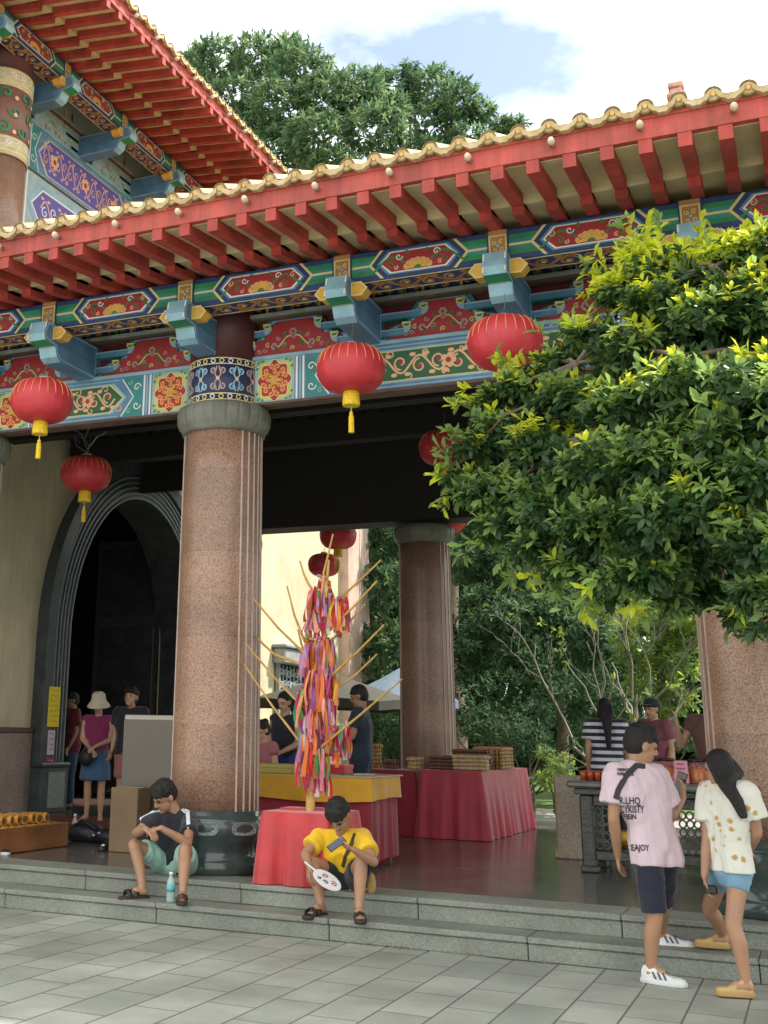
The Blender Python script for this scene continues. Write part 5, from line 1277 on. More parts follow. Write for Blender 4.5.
    if shirt:
        mat_, g = shirt; mb = MB(); torso(mb, g, w, J.get('hem', .0)*k)
        for s_ in 'AB':
            sh, el = J['sh'+s_], J['el'+s_]
            if sleeve > 0: caps(mb, sh, (.058+g)*k, lerp(sh, el, .2), (.056+g)*k); frus(mb, lerp(sh, el, .05), (.055+g)*k, lerp(sh, el, sleeve), (.056+g*1.5)*k)
        cuts = [(nk+u*.034*k, u)]
        if J.get('cut'): cuts += J['cut']
        sm_ = remeshed('t_shirt' if sleeve > 0 else 'tank_top', mb, vox, mat_, root, 4, cuts, fold=.008)
    if bottoms:
        kind, mat_, fr_, g = bottoms; mb = MB()
        caps(mb, pm+u*.06*k, (.108*w+g*.5)*k, pm-u*.01*k, (.108*w+g)*k); 
        for s_ in 'AB': 
            h_, kn = J['hip'+s_], J['kn'+s_]
            caps(mb, h_, (.100*w+g*.6)*k, h_+u*.05*k, (.098*w+g*.4)*k)
            if kind == 'skirt':
                pass
            else: frus(mb, lerp(h_, kn, -.05), (.090*w+g)*k, lerp(h_, kn, fr_), (.062*w+g*1.15)*k)
        if kind == 'skirt':
            P = [(pm+u*.10*k, .105*k), (pm-V((0, 0, .1*k)), .165*k), (pm-V((0, 0, .34*k)), .195*k)]
            for dx in (-.05, 0, .05): ax = (hB-hA).normalized()*dx*k; mb.tube([p+ax for p, _ in P], [r_*.9 for _, r_ in P], SK1, 20)
        if kind == 'jeans':
            for s_ in 'AB': frus(mb, lerp(J['hip'+s_], J['kn'+s_], .9), (.062+g)*k, J['an'+s_], (.05+g)*k)
        remeshed({'skirt': 'skirt', 'jeans': 'trousers'}.get(kind, 'shorts'), mb, vox, mat_, root, 3, fold=.006)
    if feet in ('sandal', 'sneaker', 'clog'):
        for s_ in 'AB':
            an, to = J['an'+s_], J['to'+s_]; d = to-an; rz = math.atan2(d.y, d.x); ln = .275*k; c = an+V((math.cos(rz), math.sin(rz), 0))*.075*k
            zb = an.z-.075*k-.02
            if feet == 'sandal': mb = shoe(c.x, c.y, zb, rz, mat('sandal_black', (.022, .018, .016), .6), mat('sandal_sole', (.03, .024, .02), .7), L_=ln, sandal=True)
            elif feet == 'clog': mb = shoe(c.x, c.y, zb, rz, mat('clog_tan', (.50, .34, .14), .6), mat('clog_sole', (.42, .26, .10), .7), L_=ln*.9)
            else: mb = shoe(c.x, c.y, zb, rz, mat('sneaker_white', (.66, .69, .70), .6, .06, 20, .3, 60), SW, stripe=mat('sneaker_stripe', (.03, .05, .09), .5), L_=ln*1.08)
            mb.build('sandal' if feet == 'sandal' else ('clog' if feet == 'clog' else 'sneaker'), root)
    return root, sm_, L2W, body
def on_surface(obj, pts, n, off=.004):
    """drop points onto the garment along -n"""
    org = V((0, 0, 0)); rp = obj
    while rp.parent is not None: rp = rp.parent
    org = ROOT_LOC[rp.name]; me = obj.data; bv = BVHTree.FromPolygons([v.co for v in me.vertices], [p.vertices[:] for p in me.polygons if len(p.vertices) < 5]); n = V(n).normalized(); out = []
    for p in pts:
        h = bv.ray_cast(V(p)-org+n*.6, -n, 1.2)
        out.append((h[0]+n*off+org) if h[0] is not None else None)
    return out
def strap(name, obj, path, n, wd, m_, parent, off=.006, sub=18):
    P = []; 
    for i in range(len(path)-1):
        for j in range(sub): P.append(lerp(path[i], path[i+1], j/sub))
    P.append(V(path[-1])); Q = on_surface(obj, P, n, off); Q = [q if q is not None else p for p, q in zip(P, Q)]
    n = V(n).normalized(); mb = MB(); vs = []
    for i, p in enumerate(Q):
        d = (P[min(i+1, len(P)-1)]-P[max(i-1, 0)]).normalized(); s = d.cross(n).normalized()*wd*.5; vs += [tuple(p-s), tuple(p+s), tuple(p+s-n*.008), tuple(p-s-n*.008)]
    fs = []
    for i in range(len(Q)-1):
        for j in range(4): fs.append((4*i+j, 4*i+4+j, 4*i+4+(j+1) % 4, 4*i+(j+1) % 4))
    mb.add(vs, fs, m_); return mb.build(name, parent)
def text_on(obj, txt, centre, right, upv, n, size, m_, squash=1.0):
    cu = bpy.data.curves.new('t', 'FONT'); cu.body = txt; cu.size = size; cu.align_x = 'CENTER'; cu.offset = .0012; cu.resolution_u = 2
    t = bpy.data.objects.new('t', cu); COL.objects.link(t); dg = bpy.context.evaluated_depsgraph_get(); me = bpy.data.meshes.new_from_object(t.evaluated_get(dg)); bpy.data.objects.remove(t)
    bm = bmesh.new(); bm.from_mesh(me); bmesh.ops.triangulate(bm, faces=bm.faces[:]); bmesh.ops.subdivide_edges(bm, edges=[e for e in bm.edges if e.calc_length() > .02], cuts=1, use_grid_fill=True)
    vs = [v.co.copy() for v in bm.verts]; bm.verts.index_update(); fs = [[v.index for v in f.verts] for f in bm.faces]; bm.free(); bpy.data.meshes.remove(me)
    off_ = .007; P = [V(centre)+V(right)*v.x*squash+V(upv)*v.y for v in vs]; Q = on_surface(obj, P, n, .007); ok = [q is not None for q in Q]; mb = MB()
    mb.add([q if q is not None else p for p, q in zip(P, Q)], [f for f in fs if all(ok[i] for i in f) and all((V(Q[f[i]])-V(Q[f[i-1]])).length < .05 for i in range(len(f)))], m_); return mb

# --- sitting man in black
TEEB = fabric('black_tee', (.015, .017, .028)); MINT = fabric('mint_shorts_cloth', (.30, .52, .46)); TEEY = fabric('yellow_tee', (.80, .50, .012)); BLK = fabric('black_shorts_cloth', (.012, .016, .022)); PNK = fabric('pink_tee', (.64, .50, .58)); NVY = fabric('navy_shorts_cloth', (.010, .014, .032))
J = dict(hipA=at(166, 862, 9.60), hipB=at(186, 864, 9.58), neck=at(176, 811, 9.46), head=at(164.5, 796, 9.34), face=(-.42, -.66, -.58), up=(-.1, -.55, .8), shA=at(155, 819, 9.36), shB=at(190, 819, 9.50),
         elA=at(136, 833, 9.12), wrA=at(146, 829, 8.96), hdA=V((.6, -.15, -.25)), pnA=(.2, .1, -1), elB=at(188, 843, 9.20), wrB=at(161, 828, 9.00), hdB=V((-.8, -.2, -.15)), pnB=(0, .2, -1), cuA=.7, cuB=.6,
         knA=at(134, 845, 9.20), knB=at(185, 850, 9.12), anA=at(142.5, 887, 9.15), anB=at(183, 890, 9.04), toA=at(130, 895, 9.06), toB=at(182, 901, 8.94), hem=.02)
r1, tee, l2w, _ = person('young man in black top and mint shorts sitting on the step', J, 1.0, SK1, .0075, (TEEB, .014), .62, ('shorts', MINT, .72, .022), 'fringe', HAIR, 'sandal', 1.1)
WST = mat('white_stripe', (.66, .68, .72), .7)
for s_ in 'AB':
    a, b = J['sh'+s_], J['el'+s_]; a0 = lerp(J['neck'], a, .45)
    for k_ in (-1, 0, 1):
        off = V((0, .0, 0)); n_ = V((.0 if s_ == 'B' else -.1, -.62, .78)); sd = V((1, 0, 0)).cross(n_).normalized()*.021*k_
        strap('shoulder_stripe', tee, [a0+V((0, 0, .05))+sd, a+sd, lerp(a, b, .58)+sd+V((.02 if s_ == 'B' else -.02, 0, 0))], n_, .012, WST, tee, .003, 10)
# --- sitting man in yellow
J = dict(hipA=at(338, 878, 9.52), hipB=at(356, 879, 9.52), neck=at(341.5, 832, 9.38), head=at(338.5, 815, 9.20), face=(-.03, -.55, -.85), up=(0, -.85, .5), shA=at(321, 836, 9.38), shB=at(362, 837, 9.36),
         elA=at(305, 854, 9.20), wrA=at(309, 866, 9.04), hdA=V((.0, -.1, -1)), pnA=(.6, .5, 0), cuA=.5, elB=at(374, 862, 9.16), wrB=at(354, 850, 8.99), hdB=V((-.85, -.05, .25)), pnB=(0, .3, 1), cuB=.75,
         knA=at(312, 863, 9.20), knB=at(361, 862, 9.14), anA=at(321, 904, 9.13), anB=at(359, 907, 9.04), toA=at(313, 912, 9.03), toB=at(360, 917, 8.93), hem=.02)
r2, tee2, _, _ = person('young man in a bright yellow t-shirt bent over his phone on the steps', J, 1.0, SK1, .0075, (TEEY, .014), .62, ('shorts', BLK, .62, .022), 'fringe', HAIR, 'sandal', 1.08)
strap('chest_strap', tee2, [at(356, 832, 9.3), at(348, 846, 9.25), at(337, 866, 9.25)], (0, -1, .15), .03, mat('strap_brown', (.06, .04, .025), .7), r2)
def phone(p, face, up, label, c=(.02, .02, .025)):
    B = basis(face, up); mb = MB(); mb.T = lambda x, y, z: tuple(V(p)+B @ V((x, y, z))); mb.bbox(-.036, .036, -.004, .004, -.074, .074, mat('phone_body', c, .25), .003); mb.box(-.032, .032, .0042, .0048, -.068, .068, mat('phone_glass', (.05, .06, .075), .08)); mb.T = None
    return tag(mb.build('phone', origin=p), label, 'phone')
phone(at(336.5, 844, 8.93), (0, -.75, .65), (-.35, -.9, .3), 'dark phone held by the sitting man in yellow')
# fan in his other hand
q = at(327, 880, 8.96); fan = thing('paddle_fan', 'white paddle fan with red and black print held by the man in yellow', 'fan', tuple(q)); B = basis((.5, -.25, .8), (-.8, 0, .55))
fl = lambda u, v, h=0: tuple(q+B @ V((u, h, v)))
mb = MB(); n = 24; P = [(.105*math.cos(2*PI*i/n), .12*math.sin(2*PI*i/n)) for i in range(n)]
mb.add([fl(a, b, .002) for a, b in P]+[fl(a, b, -.002) for a, b in P], [tuple(range(n)), tuple(range(2*n-1, n-1, -1))]+[(i, i+n, (i+1) % n+n, (i+1) % n) for i in range(n)], mat('fan_white', (.74, .74, .76), .5)); mb.build('fan_leaf', fan)
mb = MB()
for s_ in (1, -1):
    for k_, (a, b, rr_, c_) in enumerate(((-.03, .03, .028, PRED), (.035, -.01, .024, TEEB), (-.01, -.055, .03, PRED), (.045, .05, .016, TEEB))): mb.line(fl, spiral(a, b, rr_, k_, 1.3, 10), .010, c_, .003*s_)
mb.build('print', fan); mb = MB(); mb.tube([fl(0, .11, 0), fl(0, .22, 0)], .007, mat('fan_white_handle', (.7, .7, .7), .4), 8); mb.build('handle', fan)
mb = MB(); q = at(371.5, 884, 9.42); mb.ball(tuple(q), (.035, .05, .085), mat('tan_bag', (.42, .27, .10), .7, .2, 12), 14, 10); mb.tube([q+V((-.03, 0, .09)), q+V((0, -.02, .16)), q+V((.02, .01, .09))], .007, mat('strap_brown', (.06, .04, .025)), 6)
tag(mb.build('small_bag'), 'small tan pouch at the hip of the sitting man in yellow', 'bag')
# --- standing man in pink
J = dict(hipA=at(646, 848, 8.62), hipB=at(663, 848, 8.72), neck=at(638, 764, 8.60), head=at(641.5, 745, 8.60), face=(.80, .50, -.30), up=(.12, 0, 1), shA=at(616.5, 775, 8.52), shB=at(656, 777, 8.70),
         elA=at(613.5, 818, 8.50), wrA=at(618, 856, 8.66), elB=at(671, 817, 8.80), wrB=at(683, 797, 8.96), hdB=V((.1, .1, 1)), pnB=(-.9, .2, 0), cuB=.8,
         knA=at(655, 918, 8.60), knB=at(664, 905, 9.0), anA=at(651, 967, 8.62), anB=at(661, 932, 9.20), toA=at(668, 978, 8.60), toB=at(672, 940, 9.21), hem=.09)
J['cut'] = [(J['hipA']-V((0, 0, .10)), (-.05, 0, -1))]
r3, tee3, l3, _ = person('young man in a printed pale pink top and navy shorts, holding a phone', J, 1.0, SK1, .0075, (PNK, .030), .66, ('shorts', NVY, .92, .020), 'short', HAIR, 'sneaker', 1.10, w=.9)
BACK = V((.20, -.95, .1)).normalized(); RT = V((.93, .36, 0)).normalized(); INK = mat('shirt_ink', (.03, .03, .045), .7)
SP = mat('dark_purple_strap', (.03, .022, .035), .7)
for txt, (cx_, cy_), sz, sq in (('HEEIMORAE', (625, 771.5), .026, .75), ('SUPERDEEPER', (625, 776), .026, .68), ('R.LHQ', (629.5, 804.5), .062, .78), ('CYKISTY', (632, 813), .066, .60), ('MEIEIN', (628, 819), .042, .82), ('MOSEAJOY', (634, 850.5), .054, .72)):
    mb = text_on(tee3, txt, at(cx_, cy_, 8.5), RT, V((0, 0, 1)), BACK, sz, INK, sq); mb.build('shirt_print', tee3)
strap('bag_strap', tee3, [at(646, 766, 8.5), at(637, 765, 8.48), at(626, 776, 8.42), at(618.5, 790, 8.40), at(616, 799, 8.40)], BACK, .036, SP, r3, .006, 10)
phone(at(680.5, 783, 9.0), (-.35, -.9, .1), (.35, 0, .95), 'dark blue grey phone held up by the man in the pink t-shirt', (.05, .075, .11))
# --- girl in the flowered shirt
FLW = fabric('flowered_tee', (.66, .66, .60)); N, L, b = nodes_of(FLW)
tcn = N.new('ShaderNodeTexCoord'); vo = N.new('ShaderNodeTexVoronoi'); vo.inputs['Scale'].default_value = 13; nn = N.new('ShaderNodeTexNoise'); nn.inputs['Scale'].default_value = 30; ad = N.new('ShaderNodeMath'); ad.operation = 'MULTIPLY_ADD'; ad.inputs[1].default_value = .35
L.new(tcn.outputs['Object'], vo.inputs['Vector']); L.new(tcn.outputs['Object'], nn.inputs['Vector']); L.new(nn.outputs['Fac'], ad.inputs[0]); L.new(vo.outputs['Distance'], ad.inputs[2])
cr = N.new('ShaderNodeValToRGB'); cr.color_ramp.elements[0].position = .33; cr.color_ramp.elements[0].color = (.42, .27, .10, 1); cr.color_ramp.elements[1].position = .46; cr.color_ramp.elements[1].color = (.66, .66, .60, 1); e = cr.color_ramp.elements.new(.39); e.color = (.56, .42, .20, 1)
L.new(ad.outputs[0], cr.inputs['Fac']); L.new(cr.outputs['Color'], b.inputs['Base Color'])
DEN = fabric('light_denim', (.16, .30, .42), .15)
J = dict(hipA=at(721, 872, 8.70), hipB=at(739, 872, 8.56), neck=at(726, 780, 8.62), head=at(718.5, 768, 8.60), face=(-.78, .45, -.22), shA=at(709, 793, 8.70), shB=at(747, 794, 8.50),
         elA=at(707, 842, 8.64), wrA=at(704.5, 876, 8.58), hdA=V((.05, 0, -1)), elB=at(757, 832, 8.55), wrB=at(748, 852, 8.74), knA=at(709, 909, 8.90), knB=at(733, 926, 8.46), anA=at(722, 934, 9.16), anB=at(746, 981, 8.44), toA=at(708, 943, 9.16), toB=at(729, 990, 8.42), hem=.02,
         hairpath=[at(727, 785, 8.50), at(736, 800, 8.44), at(743, 816, 8.42)])
J['cut'] = [(J['hipA']+V((0, 0, .02)), (0, 0, -1))]
r4, tee4, _, _ = person('long haired girl in white top with tan flowers and denim shorts stepping up', J, .93, SK1, .0075, (FLW, .026), .60, ('shorts', DEN, .34, .016), 'long', HAIR, 'clog', 1.0, w=.84)
q = at(709, 889, 8.56); mb = MB(); mb.bbox(q.x-.03, q.x+.05, 8.54, 8.57, q.z-.03, q.z+.025, mat('dark_purse', (.02, .018, .02), .4), .008); tag(mb.build('small_purse'), 'small dark purse in the lowered hand of the girl in the flowered shirt', 'purse')

# --- people further back, from a standing pose
def stand(x, y, z, th, k, **kw):
    c, s_ = math.cos(th), math.sin(th)
    W_ = lambda a, b, h: V((x+(a*c-b*s_)*k, y+(a*s_+b*c)*k, z+h*k))     # b: forward
    J = dict(hipA=W_(-.09, 0, .90), hipB=W_(.09, 0, .90), neck=W_(0, 0, 1.43), head=W_(0, .02, 1.585), face=tuple(V((-s_, c, 0))+V((0, 0, kw.get('tilt', -.1)))), shA=W_(-.175, 0, 1.40), shB=W_(.175, 0, 1.40),
             elA=W_(-.22, -.02, 1.12), elB=W_(.22, -.02, 1.12), wrA=W_(-.22, .08, .90), wrB=W_(.22, .08, .90), knA=W_(-.10, .02, .48), knB=W_(.10, .02, .48), anA=W_(-.10, 0, .08), anB=W_(.10, 0, .08), toA=W_(-.13, .13, .035), toB=W_(.13, .13, .035))
    for k_, v in kw.get('ov', {}).items(): J[k_] = W_(*v)
    return J, W_
# woman in hat (faces the camera: forward = (+.4,-.9))
q = at(96, 760, 13.95); TH = PI+.35
J, W_ = stand(q.x, 13.95, .33, TH, .93, tilt=-.45, ov=dict(elA=(-.22, .02, 1.12), wrA=(-.02, .20, 1.02), elB=(.21, .03, 1.12), wrB=(.02, .22, .97)))
PLM = fabric('plum_top', (.22, .02, .10)); r5, t5, l5, _ = person('woman in a cream bucket hat, plum top and blue skirt by the arched door', J, .93, SK2, .012, (PLM, .010), 0, ('skirt', fabric('blue_skirt_cloth', (.045, .12, .22)), .5, .02), 'short', HAIRB, 'bare', 1.0)
mb = MB(); HT = fabric('cream_hat', (.62, .56, .44)); B = basis(V((.35, -.9, -.25)), V((0, 0, 1))); hc = J['head']
mb.T = lambda a, b, h: tuple(hc+B @ V((a, b, h))); mb.lathe([(.0, .165), (.06, .16), (.088, .135), (.10, .06), (.105, .045), (.155, -.02), (.158, -.03), (.145, -.022), (.10, .03), (.0, .04)], (0, -.01, .02), HT, 24); mb.T = None; mb.build('bucket_hat', r5)
mb = MB(); p_ = W_(.10, .22, .93); mb.ball(tuple(p_-V((0, 0, .06))), (.10, .07, .11), BG_, 14, 10); mb.tube([p_+V((-.06, 0, 0)), p_+V((0, 0, .06)), p_+V((.06, 0, 0))], .01, BG_, 6)
tag(mb.build('handbag'), 'small black handbag held by the woman in the bucket hat', 'handbag')
q = at(129, 760, 13.8); J, W_ = stand(q.x, 13.8, .33, PI+.1, 1.0, tilt=.1)
person('man in a black t-shirt and dusty pink shorts standing behind the grey panel', J, 1.0, SK2, .012, (TEEB, .022), .6, ('shorts', fabric('dusty_pink_cloth', (.32, .13, .12)), .8, .02), 'short', HAIR, 'bare', 1.08, w=1.1)
q = at(70, 760, 16.2); J, W_ = stand(q.x, 16.2, .31, 2.4, 1.02)
person('person in a maroon shirt and blue jeans half hidden by the door surround', J, 1.02, SK3, .013, (fabric('maroon_tee', (.13, .012, .022)), .03), .7, ('jeans', fabric('dark_denim', (.03, .06, .12)), .9, .015), 'short', HAIR, 'bare', 1.0, w=1.1)
# behind the stall
q = at(285, 740, 13.0); J, W_ = stand(q.x, 13.0, .31, 2.9, .97, tilt=-.35, ov=dict(wrA=(-.10, .25, 1.0), wrB=(.10, .25, 1.0)))
person('woman with a dark updo in a dark strap top working behind the yellow stall table', J, .97, SK2, .013, (TEEB, .006), 0, ('jeans', fabric('blue_trouser', (.02, .05, .20)), .9, .015), 'bun', HAIR, 'bare', 1.0)
q = at(263, 760, 12.5); J, W_ = stand(q.x, 12.5, .05, 2.7, .93, tilt=-.5, ov=dict(wrA=(-.10, .28, 1.05), wrB=(.12, .28, 1.05)))
for k_ in ('an', 'to', 'kn'):
    for s_ in 'AB': J[k_+s_] = J[k_+s_]+V((0, 0, .27 if k_ != 'kn' else .17))
person('woman in a dusty pink top stooping low beside the left granite column behind the stall', J, .93, SK2, .013, (fabric('dusty_pink_top', (.34, .12, .14)), .012), .25, ('jeans', BLK, .9, .015), 'bun', HAIR, 'bare', 1.0)
q = at(361, 740, 13.2); J, W_ = stand(q.x, 13.2, .31, 1.75, 1.02, tilt=-.3, ov=dict(elA=(-.22, .06, 1.14), wrA=(-.15, .30, 1.05), elB=(.22, .08, 1.12), wrB=(.16, .3, 1.02)))
person('man in a navy t-shirt standing behind the right end of the stall table', J, 1.02, SK3, .013, (fabric('navy_tee', (.012, .022, .045)), .022), .6, ('jeans', BLK, .9, .015), 'short', HAIR, 'bare', 1.0, w=1.08)
# behind the altar
STR = fabric('striped_top', (.02, .025, .05)); N, L, b = nodes_of(STR); tcn = N.new('ShaderNodeTexCoord'); sx = N.new('ShaderNodeSeparateXYZ'); ma = N.new('ShaderNodeMath'); ma.operation = 'MULTIPLY'; ma.inputs[1].default_value = 13; fc = N.new('ShaderNodeMath'); fc.operation = 'FRACT'; gt = N.new('ShaderNodeMath'); gt.operation = 'GREATER_THAN'; gt.inputs[1].default_value = .52
mxn = N.new('ShaderNodeMix'); mxn.data_type = 'RGBA'; mxn.inputs[6].default_value = (.02, .025, .05, 1); mxn.inputs[7].default_value = (.62, .66, .70, 1)
L.new(tcn.outputs['Object'], sx.inputs[0]); L.new(sx.outputs['Z'], ma.inputs[0]); L.new(ma.outputs[0], fc.inputs[0]); L.new(fc.outputs[0], gt.inputs[0]); L.new(gt.outputs[0], mxn.inputs[0]); L.new(mxn.outputs[2], b.inputs['Base Color'])
q = at(607, 740, 14.3); J, W_ = stand(q.x, 14.3, .31, .25, .97, tilt=-.15); J['hairpath'] = [W_(0, -.12, 1.42), W_(0, -.15, 1.28), W_(0, -.15, 1.15)]
person('woman with long dark hair in a navy and white striped top behind the altar', J, .97, SK2, .013, (STR, .022), .6, ('jeans', BLK, .9, .015), 'long', HAIR, 'bare', 1.0)
q = at(655, 740, 15.6); J, W_ = stand(q.x, 15.6, .31, 2.6, .99, tilt=-.2)
r9, _, l9, _ = person('person in a dark cap and dull pink top far behind the altar jars', J, .99, SK2, .013, (fabric('dull_pink_top', (.24, .08, .11)), .022), .6, ('jeans', BLK, .9, .015), 'short', HAIR, 'bare', 1.0)
mb = MB(); hc = J['head']; CAP = fabric('dark_cap', (.015, .03, .05)); mb.lathe([(.10, .03), (.102, .06), (.085, .11), (.04, .14), (.0, .145)], tuple(hc), CAP, 20); d = V(J['face']); d.z = 0; d.normalize(); s2 = V((-d.y, d.x, 0))
mb.add([tuple(hc+d*.08-s2*.08+V((0, 0, .045))), tuple(hc+d*.08+s2*.08+V((0, 0, .045))), tuple(hc+d*.17+s2*.05+V((0, 0, .035))), tuple(hc+d*.17-s2*.05+V((0, 0, .035)))]+[tuple(hc+d*.08-s2*.08+V((0, 0, .055))), tuple(hc+d*.08+s2*.08+V((0, 0, .055))), tuple(hc+d*.17+s2*.05+V((0, 0, .045))), tuple(hc+d*.17-s2*.05+V((0, 0, .045)))],
       [(0, 1, 2, 3), (7, 6, 5, 4), (0, 4, 5, 1), (1, 5, 6, 2), (2, 6, 7, 3), (3, 7, 4, 0)], CAP); mb.build('cap', r9)
q = at(714, 740, 12.95); J, W_ = stand(q.x, 12.95, .31, 2.9, 1.0, ov=dict(elB=(.34, .0, 1.15), wrB=(.30, .16, 1.36), hdB=(.30, .16, 1.36))); J['hdB'] = V((0, -.2, 1)); 
person('person mostly hidden behind the right granite column with one bent bare arm showing', J, 1.0, SK2, .013, (fabric('brown_tee', (.10, .05, .04)), .02), .3, ('jeans', BLK, .9, .015), 'short', HAIR, 'bare', 1.0)
# ------------------------------------------------------------------ trees and shrubs: every leaf a small folded blade on a twig
def leaf_mat(name, c, tr=.35, rough=.7, spec_=.15):
    m = bpy.data.materials.new(name); m.use_nodes = True; N = m.node_tree.nodes; L = m.node_tree.links; b = N['Principled BSDF']; MATS[name] = m
    oi = N.new('ShaderNodeTexCoord'); n = N.new('ShaderNodeTexNoise'); n.inputs['Scale'].default_value = 2.2; n.inputs['Detail'].default_value = 12; n.inputs['Roughness'].default_value = .8; L.new(oi.outputs['Object'], n.inputs['Vector'])
    r_ = N.new('ShaderNodeValToRGB'); r_.color_ramp.elements[0].position = .35; r_.color_ramp.elements[1].position = .65; r_.color_ramp.elements[0].color = (*[x*.6 for x in c], 1); r_.color_ramp.elements[1].color = (*[min(1, x*1.4) for x in c], 1); L.new(n.outputs['Fac'], r_.inputs['Fac'])
    L.new(r_.outputs[0], b.inputs['Base Color']); b.inputs['Roughness'].default_value = rough; b.inputs['Specular IOR Level'].default_value = spec_
    t = N.new('ShaderNodeBsdfTranslucent'); hs = N.new('ShaderNodeHueSaturation'); hs.inputs['Value'].default_value = 1.7; hs.inputs['Hue'].default_value = .485; L.new(r_.outputs[0], hs.inputs['Color']); L.new(hs.outputs[0], t.inputs['Color'])
    mx = N.new('ShaderNodeMixShader'); mx.inputs[0].default_value = tr; L.new(b.outputs[0], mx.inputs[1]); L.new(t.outputs[0], mx.inputs[2]); L.new(mx.outputs[0], N['Material Output'].inputs['Surface']); return m
rng = np.random.default_rng(11)
def unit(a): return a/np.maximum(1e-9, np.linalg.norm(a, axis=-1, keepdims=True))
LT = np.array([(0, 0, 0), (.30, .13, .03), (.66, .19, .05), (1, 0, -.07), (.66, -.19, .05), (.30, -.13, .03)]) # obovate blade
LF = [(0, 5, 4, 3), (0, 3, 2, 1)]
LT2 = np.array([(0, 0, 0), (.45, .17, .03), (1, 0, -.08), (.45, -.17, .03)])
def leaves(name, P, D, per, size, mats, mi, parent, tmpl=LT, spread=1.0, jit=.25):
    """P,D: twig tips and their directions; per leaves radiate round every tip"""
    n = len(P); k = per; Pn = np.repeat(P, k, 0); Dn = np.repeat(unit(D), k, 0)
    h = unit(np.cross(Dn, rng.normal(size=Dn.shape))); h2 = np.cross(Dn, h); a = rng.uniform(0, 2*np.pi, len(Pn))[:, None]
    side = h*np.cos(a)+h2*np.sin(a); t = rng.uniform(.25, 1.1, len(Pn))[:, None]*spread
    ax = unit(Dn*(1.15-t)+side*t+rng.normal(size=Dn.shape)*.12+np.array([0, 0, -.10])); pos = Pn-Dn*rng.uniform(0, 1.1, len(Pn))[:, None]*size*.9
    nrm = unit(np.cross(ax, np.cross(Dn+np.array([0, 0, .8]), ax))+rng.normal(size=Dn.shape)*.25); lat = unit(np.cross(nrm, ax)); nrm = np.cross(ax, lat)
    s = (size*rng.uniform(1-jit*1.6, 1+jit, len(Pn)))[:, None, None]; T = tmpl[None]
    vs = pos[:, None]+s*(ax[:, None]*T[..., 0:1]+lat[:, None]*T[..., 1:2]+nrm[:, None]*T[..., 2:3]); m_ = tmpl.shape[0]
    fl = LF if m_ == 6 else [(0, 3, 2), (0, 2, 1)]; F = (np.arange(len(Pn))[:, None, None]*m_+np.array(fl)[None]).reshape(-1, len(fl[0]))
    me = bpy.data.meshes.new(name); nv = vs.reshape(-1, 3); rp_ = parent
    while rp_.parent is not None: rp_ = rp_.parent
    nv = nv-np.array(ROOT_LOC[rp_.name]); me.vertices.add(len(nv)); me.vertices.foreach_set('co', nv.ravel()); fl_n = F.shape[1]
    me.loops.add(F.size); me.loops.foreach_set('vertex_index', F.ravel()); me.polygons.add(len(F)); me.polygons.foreach_set('loop_start', np.arange(0, F.size, fl_n)); me.polygons.foreach_set('loop_total', np.full(len(F), fl_n))
    for m in mats: me.materials.append(m)
    me.polygons.foreach_set('material_index', np.repeat(np.repeat(mi, k), len(fl)).astype(int)); me.update(calc_edges=True); me.validate()
    o = bpy.data.objects.new(name, me); COL.objects.link(o); o.parent = parent; return o
def blob_points(blobs, dens, shell=.55):
    """twig tips through the outer part of each clump; returns points, outward directions, height within the clump"""
    Ps, Ds, Hs = [], [], []
    for (c, r_) in blobs:
        n = int(dens*(r_[0]*r_[1]+r_[1]*r_[2]+r_[0]*r_[2])); d = unit(rng.normal(size=(n, 3))); q = rng.uniform(shell, 1.0, n)[:, None]**.6; Ps.append(np.array(c)+d*q*np.array(r_)); Ds.append(unit(d/np.array(r_)*np.mean(r_)+np.array([0, 0, .35]))); Hs.append(d[:, 2]*q[:, 0])
    return np.concatenate(Ps), np.concatenate(Ds), np.concatenate(Hs)
BARK = mat('tree_bark', (.13, .10, .07), .9, .35, 9, .6, 40)
def limb(mb, a, b, r0, r1, wob=.08, seed=0, m_=None, n=7):
    r_ = random.Random(seed); a, b = V(a), V(b); L_ = (b-a).length; P = []
    for i in range(n+1):
        t = i/n; p = a*(1-t)+b*t+V((r_.uniform(-1, 1), r_.uniform(-1, 1), r_.uniform(-.5, .5)))*wob*L_*math.sin(PI*t)*.6; P.append(p)
    mb.tube(P, [r0+(r1-r0)*i/n for i in range(n+1)], m_ or BARK, 7)
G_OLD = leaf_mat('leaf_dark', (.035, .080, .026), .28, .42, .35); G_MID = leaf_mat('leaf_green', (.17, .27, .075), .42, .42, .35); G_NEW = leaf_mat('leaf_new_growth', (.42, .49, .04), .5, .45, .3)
# --- the near tree whose crown reaches in from the right
nt_ = thing('leafy_tree', 'glossy leaved tree with yellow green shoots hanging before the porch on the right', 'tree', (1.9, 7.1, 0))
